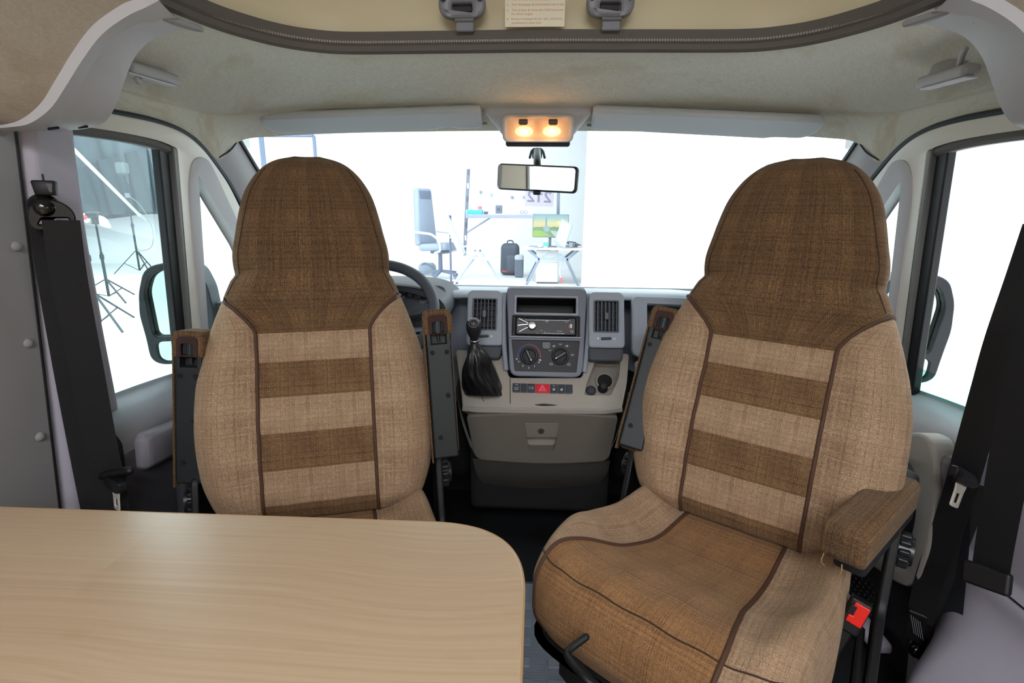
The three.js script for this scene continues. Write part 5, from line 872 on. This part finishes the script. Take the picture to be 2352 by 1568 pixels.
{ // monitor
  const w = .635, h = .405, m = root('monitor', [[0.215, 0.847, -9.5][0], .700, -9.5]); m.rotation.z = -.01; tag(m, 'flat monitor on the desk showing a meadow landscape picture', 'monitor');
  const c = document.createElement('canvas'); c.width = 512; c.height = 328; const x = c.getContext('2d'); const g = x.createLinearGradient(0, 0, 0, 210); g.addColorStop(0, '#8cc4dd'); g.addColorStop(.55, '#e9e6b4'); g.addColorStop(1, '#f7dc96'); x.fillStyle = g; x.fillRect(0, 0, 512, 328);
  x.fillStyle = '#fff3bd'; x.beginPath(); x.arc(380, 120, 34, 0, 7); x.fill(); x.fillStyle = '#7fae86'; x.beginPath(); x.moveTo(0, 190); x.bezierCurveTo(140, 165, 330, 200, 512, 170); x.lineTo(512, 328); x.lineTo(0, 328); x.fill(); x.fillStyle = '#a9d35c'; x.beginPath(); x.moveTo(0, 235); x.bezierCurveTo(120, 215, 200, 260, 270, 328); x.lineTo(0, 328); x.fill(); x.fillStyle = '#cfd8d6'; x.beginPath(); x.moveTo(250, 230); x.lineTo(512, 260); x.lineTo(512, 328); x.lineTo(330, 328); x.fill();
  x.fillStyle = '#8fb4bd'; x.fillRect(178, 60, 26, 140); x.beginPath(); x.moveTo(178, 60); x.lineTo(191, 22); x.lineTo(204, 60); x.fill(); x.fillStyle = '#a8c6c9'; x.beginPath(); x.ellipse(200, 205, 46, 50, 0, 0, 7); x.fill(); x.fillStyle = '#6fa36c'; for (let k = 0; k < 9; k++) { x.beginPath(); x.arc(260 + k * 28, 200 - (k % 3) * 6, 18, 0, 7); x.fill(); }
  const t = new THREE.CanvasTexture(c); t.colorSpace = THREE.SRGBColorSpace;
  part('screen', faceUv(plate(poly(rectPts(w - .02, h - .02, 0, h / 2), .002), .006, .001), w - .02, h - .02, 0, h / 2).translate(0, 0, .016), new THREE.MeshStandardMaterial({ color: 0x303030, emissive: 0xffffff, emissiveMap: t, emissiveIntensity: .95, roughness: .4 }), m);
  part('screen_case', box(w, h, .03, .006).translate(0, h / 2, 0), pale(0x7f8793), m); part('stand', [box(.05, .2, .02, .005).translate(0, -.06, -.02), box(.24, .012, .16, .004).translate(0, -.155, 0)], pale(0x6a7380), m);
}
{ const l = root('laptop', [.43, .765, -9.22]); l.rotation.set(-.1, -.9, -.42); tag(l, 'thin pale laptop lid standing tilted in front of the monitor', 'laptop'); part('lid', box(.30, .42, .014, .006).translate(0, .02, 0), pale(0xa9b8bd), l); part('screen_face', box(.27, .38, .004, .002).translate(0, .02, .009), pale(0xbcd0d2), l); }
{ const b = root('bottle', [.135, .536, -9.27]); tag(b, 'small bottle with a blue cap and teal label on the desk', 'bottle'); part('body', lathe([[0, 0], [.035, 0], [.037, .02], [.037, .12], [.02, .16], [.014, .18], [0, .18]], 20), pale(0xdfeff2), b); part('label', cyl(.0385, .0385, .07, 20).translate(0, .06, 0), pale(0x54cfd2), b); part('cap', cyl(.017, .017, .03, 16).translate(0, .19, 0), pale(0x5b7be6), b); }
{ const k = root('desk_cables', [.60, .537, -9.5]); tag(k, 'dark tangle of cables and plugs on the right end of the desk', 'cables'); const r = rng(5); part('cable', tube(Array.from({ length: 14 }, () => [(r() - .5) * .34, .01 + r() * .09, (r() - .5) * .2]), .009, 140, 6), pale(0x7d8893), k); part('adapter', box(.12, .06, .07, .015).translate(.05, .035, .02), pale(0x75808c), k); part('mug', [cyl(.035, .032, .08, 20).translate(-.02, .045, .1), new THREE.TorusGeometry(.022, .006, 8, 20).translate(.022, .045, .1)], pale(0xe6ebf2), k); }
{ const p = root('papers', [-.10, .537, -9.38]); tag(p, 'papers with a blue pen at the left end of the desk', 'paper'); part('sheet', [T(box(.21, .004, .29, .001), 0, .004, 0, 0, .3), T(box(.21, .004, .29, .001), .06, .009, .01, 0, -.2)], pale(0xf0e4e0), p); part('pen', bar([-.05, .018, .05], [.1, .018, .08], .014, .012), pale(0x5a6ad0), p); part('block', box(.10, .05, .12, .006).translate(.14, .03, -.02), pale(0xc9d0dc), p); }
{ // shelf rack
  const s = root('shelf_rack', [0, 0, 0]); tag(s, 'grey steel wall rack with one long shelf left of the monitor', 'rack'); const q = 9.6;
  part('upright', bar([-1.246, 1.863, -9.6], [-1.335, 0.369, -9.6], .055, .05, [0, 0, 1]), pale(0x6f7482, .5), s); part('upright', bar([0.355, 1.562, -9.9], [0.364, 0.725, -9.9], .055, .05, [0, 0, 1]), pale(0x8d93a2, .5), s);
  part('shelf_board', [bar([-1.273, 1.052, -9.5], [-0.082, 1.062, -9.5], .32, .055, [0, 1, 0], .006)], pale(0x8b90a0, .5), s); part('brace', bar([-1.282, 0.767, -9.6], [-0.863, 1.031, -9.6], .03, .03), pale(0x9aa0b0, .5), s);
  for (let k = 0; k < 7; k++) part('slot_plate', T(box(.03, .09, .006, .004), lerp([-1.243, 1.802, -9.57][0], [-1.322, 0.449, -9.57][0], k / 6), lerp([-1.243, 1.802, -9.57][1], [-1.322, 0.449, -9.57][1], k / 6), -q + .03), pale(k % 2 ? 0xdfe3ee : 0x555b6c, .5), s);
  const on = (nm, lab, cat, pxx, pyy, ww, hh, hex, extra) => { const o = root(nm); o.position.set(pxx[0], pxx[1] + .014, pxx[2]); tag(o, lab, cat); part('body', box(ww, hh, .12, .01, 3).translate(0, hh / 2, 0), pale(hex), o); extra?.(o); };
  on('box', 'bright blue box at the left end of the shelf', 'box', [-1.12, 1.076, -9.45], 0, .28, .075, 0x39b8ee, o => part('lid', box(.285, .02, .125, .006).translate(0, .07, 0), pale(0x69cdf5), o));
  on('box', 'small red box standing on the blue box', 'box', [-1.034, 1.159, -9.45], 0, .06, .05, 0xe9737c, o => part('lid', box(.064, .012, .124, .003).translate(0, .048, 0), pale(0xd9606a), o));
  on('speaker', 'dark grey loudspeaker box in the middle of the shelf', 'speaker', [-0.696, 1.094, -9.45], 0, .11, .14, 0x646a78, o => part('cone', T(cyl(.03, .03, .006, 20), 0, .07, .062, Math.PI / 2), pale(0x4a505c), o));
  on('camera', 'small dark camera beside the blue box on the shelf', 'camera', [-0.924, 1.078, -9.42], 0, .07, .05, 0x5d6472, o => part('lens', T(cyl(.018, .02, .04, 16), 0, .025, .07, Math.PI / 2), pale(0x4a505c), o));
  const g = root('eyeglasses', [-0.258, 1.106, -9.42]); tag(g, 'pair of thin grey glasses lying at the right of the shelf', 'glasses'); for (const k of [-1, 1]) part('rim', T(new THREE.TorusGeometry(.026, .005, 8, 22), k * .033, .026, 0), pale(0x8b92a0), g); part('temple', bar([.058, .03, 0], [.075, .03, -.1], .006, .006), pale(0x8b92a0), g);
}
const knobMat = pale(0xaeb6c0);
[[1104, [-1.27, 1.548, -11.8]], [1128, [-1.041, 1.495, -11.8]], [1176, [-0.584, 1.443, -11.8]], [1203, [-0.328, 1.454, -11.8]]].forEach(([, p], k) => { const h = root('hook', p); h.position.z = -11.82; tag(h, ['leftmost of the four round hooks on the far wall above the shelf', 'second round hook from the left on the far wall', 'third round hook from the left on the far wall', 'rightmost round hook on the far wall, beside the paper sign'][k], 'hook', 'hooks on the far wall'); part('disc', cyl(.035, .035, .02, 24).rotateX(Math.PI / 2), pale(k % 2 ? 0xd6dbe2 : 0xb3bac4), h); part('peg', cyl(.012, .014, .05, 14).rotateX(Math.PI / 2).translate(0, 0, .03), knobMat, h); });
{ const w = .50, h = .30; const mat = print(w, h, 1000, (c, W, H) => { c.save(); c.translate(W, 0); c.scale(-1, 1); c.fillStyle = '#6f6c7c'; c.font = `bold ${H * .88}px sans-serif`; c.textAlign = 'center'; c.textBaseline = 'middle'; c.fillText('212', W / 2, H * .48, W * .9); c.restore(); }, '#a69eb2', .8); const s = root('paper_sign', [0.011, 1.388, -9.45]); s.rotation.z = -.03; tag(s, 'grey paper sign with mirrored figures above the monitor', 'sign'); part('sheet', faceUv(plate(poly(rectPts(w, h), .004), .008, .002), w, h), mat, s); part('hanger', [bar([-.15, h / 2, 0], [-.12, h / 2 + .25, 0], .008, .008), bar([.15, h / 2, 0], [.12, h / 2 + .25, 0], .008, .008)], pale(0xd3d6de), s); }
{ // backpack under the shelf
  const b = root('backpack', [-.56, SY + .002, -10.75]); b.scale.setScalar(1.1); tag(b, 'dark backpack with a red band standing left of the desk', 'backpack');
  part('bag', mapGeo(T(box(.36, .58, .24, .09, 6), 0, .29, 0), (x, y, z) => [x * (1 - .12 * y), y, z], 60), pale(0x4c525e), b); part('band', box(.30, .035, .25, .012, 3).translate(.01, .075, .0), pale(0xd85a5e), b); part('pocket', box(.22, .3, .08, .03, 4).translate(.05, .22, .12), pale(0x5a616e), b); part('handle', tube([[-.06, .56, 0], [-.04, .62, 0], [.04, .62, 0], [.06, .56, 0]], .012, 20, 8), pale(0x4c525e), b);
  const t = root('tool_case', [-.38, SY + .002, -10.38]); tag(t, 'grey case standing in front of the backpack', 'case'); part('case', box(.17, .36, .16, .03, 3).translate(.02, .18, 0), pale(0x6c7482), t); part('flap', T(box(.18, .12, .17, .05, 4), .02, .38, 0, 0, 0, .1), pale(0xcfd5dd), t);
}
{ // office chair
  const c = root('office_chair', [-1.868, -0.12, -9.94]); c.rotation.y = 1.15; c.scale.setScalar(1.22); tag(c, 'pale grey high-backed office chair left of the shelf', 'office chair'); const m = pale(0x98a3b4, .7), md = pale(0x727d92, .6);  // veiling glare painted into the chair's greys
  part('backrest', mapGeo(T(box(.50, .86, .10, .045, 6), 0, .94, -.24), (x, y, z) => [x * (1 - .25 * sstep(1.0, 1.35, y)), y, z + .10 * (y - .6) ** 2 - .10 * sstep(.9, 1.4, y)], 60), m, c); part('head_pad', mapGeo(T(box(.32, .20, .05, .024, 4), 0, 1.24, -.19), (x, y, z) => [x, y, z - .06], 60), md, c);
  part('seat', mapGeo(T(box(.52, .11, .50, .05, 6), 0, .49, .04), (x, y, z) => [x, y + .03 * sstep(.1, .28, z), z], 60), m, c);
  for (const s of [-1, 1]) part('armrest', rod([[s * .28, .72, -.22], [s * .30, .70, .08], [s * .29, .62, .2], [s * .27, .46, .22], [s * .22, .42, .08]], .018), pale(0xdde2ea), c);
  part('column', [cyl(.03, .035, .3, 16).translate(0, .28, .02), box(.24, .05, .22, .02).translate(0, .42, .02)], md, c);
  for (let k = 0; k < 5; k++) { const q = k * 1.2566 + .3; const leg = part('base_leg', bar([0, .13, .02], [.30 * Math.cos(q), .085, .02 + .30 * Math.sin(q)], .05, .035), md, c); part('caster', T(cyl(.034, .034, .05, 16), .30 * Math.cos(q), .036, .02 + .30 * Math.sin(q), 0, 0, Math.PI / 2), pale(0x7f8798), leg); }
}
{ // camera bag beside the chair and folding chair
  const b = root('equipment_bag', [[-2.06, -0.12, -9.851][0] - .14, SY, [-2.06, -0.12, -9.851][2] - .8]); tag(b, 'grey bundled equipment bag on the floor behind the office chair', 'bag'); part('bag', mapGeo(T(box(.34, .20, .26, .08, 6), -.03, .12, .1), (x, y, z) => [x, y + .015 * Math.sin(x * 30) + .01 * Math.sin(z * 40), z], 60), pale(0x9aa4b4), b); part('strap', tube([[-.16, .16, .2], [-.05, .25, .22], [.1, .15, .22]], .014, 24, 8), pale(0x7d8798), b);
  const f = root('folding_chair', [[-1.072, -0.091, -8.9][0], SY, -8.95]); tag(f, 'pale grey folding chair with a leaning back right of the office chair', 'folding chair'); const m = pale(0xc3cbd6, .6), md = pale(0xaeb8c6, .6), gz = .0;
  const P = (p) => { const v = V(p); return [v.x - f.position.x, v.y - SY, v.z - f.position.z]; };
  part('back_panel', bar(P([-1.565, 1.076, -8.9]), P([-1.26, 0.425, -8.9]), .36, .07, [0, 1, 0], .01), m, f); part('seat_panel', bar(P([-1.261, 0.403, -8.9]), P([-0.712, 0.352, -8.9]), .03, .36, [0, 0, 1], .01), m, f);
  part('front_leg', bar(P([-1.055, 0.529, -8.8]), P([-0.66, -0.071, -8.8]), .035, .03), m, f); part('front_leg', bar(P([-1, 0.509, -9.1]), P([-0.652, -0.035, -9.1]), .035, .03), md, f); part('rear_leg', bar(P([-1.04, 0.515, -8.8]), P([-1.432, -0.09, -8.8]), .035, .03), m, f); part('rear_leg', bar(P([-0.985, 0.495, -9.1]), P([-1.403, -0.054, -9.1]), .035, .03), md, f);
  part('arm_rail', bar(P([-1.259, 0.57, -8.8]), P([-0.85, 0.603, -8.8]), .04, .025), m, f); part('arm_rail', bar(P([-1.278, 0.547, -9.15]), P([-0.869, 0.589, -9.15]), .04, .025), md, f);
  const t = root('side_table', [[-1.543, 0.731, -9.3][0], SY, -9.3]); tag(t, 'small white side table with a thin post behind the folding chair', 'side table'); const h1 = [-1.536, 1.081, -9.3][1] - SY, h2 = [-1.544, 0.693, -9.3][1] - SY; part('table_top', box(.32, .02, .3, .006).translate(0, h1, 0), pale(0xe3e7ec), t); part('lower_shelf', box(.22, .018, .22, .005).translate(-.02, h2, 0), pale(0xd3d8e0), t); part('post', [cyl(.018, .018, h1, 12).translate(0, h1 / 2, 0), cyl(.12, .13, .02, 24).translate(0, .012, 0), box(.05, .1, .05, .01).translate(0, h1 - .06, 0)], pale(0x6a6f8a), t);
}
{ // frame on the far wall, partition details
  const w = root('framed_board', [-5.465, 1.898, -11.8]); w.position.z = -11.81; tag(w, 'white board with a dark frame on the far wall, above the left seat', 'board'); const W = 1.16, H = 1.6; part('panel', box(W - .06, H - .06, .02, .004), pale(0xe9eef2), w); for (const [a, b, c, d, wd] of [[-W / 2, -H / 2, -W / 2, H / 2, .10], [W / 2, -H / 2, W / 2, H / 2, .05], [-W / 2, H / 2, W / 2, H / 2, .05], [-W / 2, -H / 2, W / 2, -H / 2, .05]]) part('frame_bar', bar([a, b, .015], [c, d, .015], wd, .05, [0, 0, 1], .004).translate(0, 0, 0), pale(0x7f8da8, .5), w);
  const j = root('junction_box', [.775, 1.78, -8.655]); tag(j, 'small pale blue junction box with a cable on the partition edge', 'box'); part('case', box(.05, .17, .06, .006), pale(0xb7c0da), j); part('conduit', bar([.02, .08, 0], [.02, 1.2, 0], .02, .02, [0, 0, 1]), pale(0xdfe4ee), j); part('conduit', bar([.02, -.08, 0], [.01, -1.5, 0], .012, .012, [0, 0, 1]), pale(0xe2dfe6), j);
  const t = root('light_switch', [3.529, 1.854, -8.66]); tag(t, 'small grey switch on the white partition wall above the right seat', 'switch'); part('plate', box(.07, .075, .02, .004), pale(0x8c93b4), t); part('rocker', box(.03, .04, .01, .003).translate(0, 0, .012), pale(0x7a81a4), t);
  const n = root('door_casing', [3.538, 1.282, -8.67]); tag(n, 'pale grey vertical door casing on the partition wall', 'door casing'); for (const k of [-1, 1]) part('jamb', box(.03, 2.6, .03, .006).translate(k * .10, .1, 0), pale(0xdfe6f0), n);
  const o = root('star_ornament', [2.987, 0.862, -8.64]); tag(o, 'small golden star ornament hanging on the white partition wall', 'ornament'); const st = []; for (let k = 0; k < 10; k++) { const q = k * .6283 + Math.PI / 2, r = k % 2 ? .026 : .06; st.push([r * Math.cos(q), r * Math.sin(q)]); } part('star', plate(poly(st), .014, .004), pale(0xe8d38f), o); part('thread', bar([0, .05, .006], [0, .22, .006], .006, .006, [0, 0, 1]), pale(0xe6dcc4), o);
}


// everything casts and receives shadows
scene.traverse(o => { if (o.isMesh) { o.castShadow = true; o.receiveShadow = true; } });
renderer.render(scene, camera);
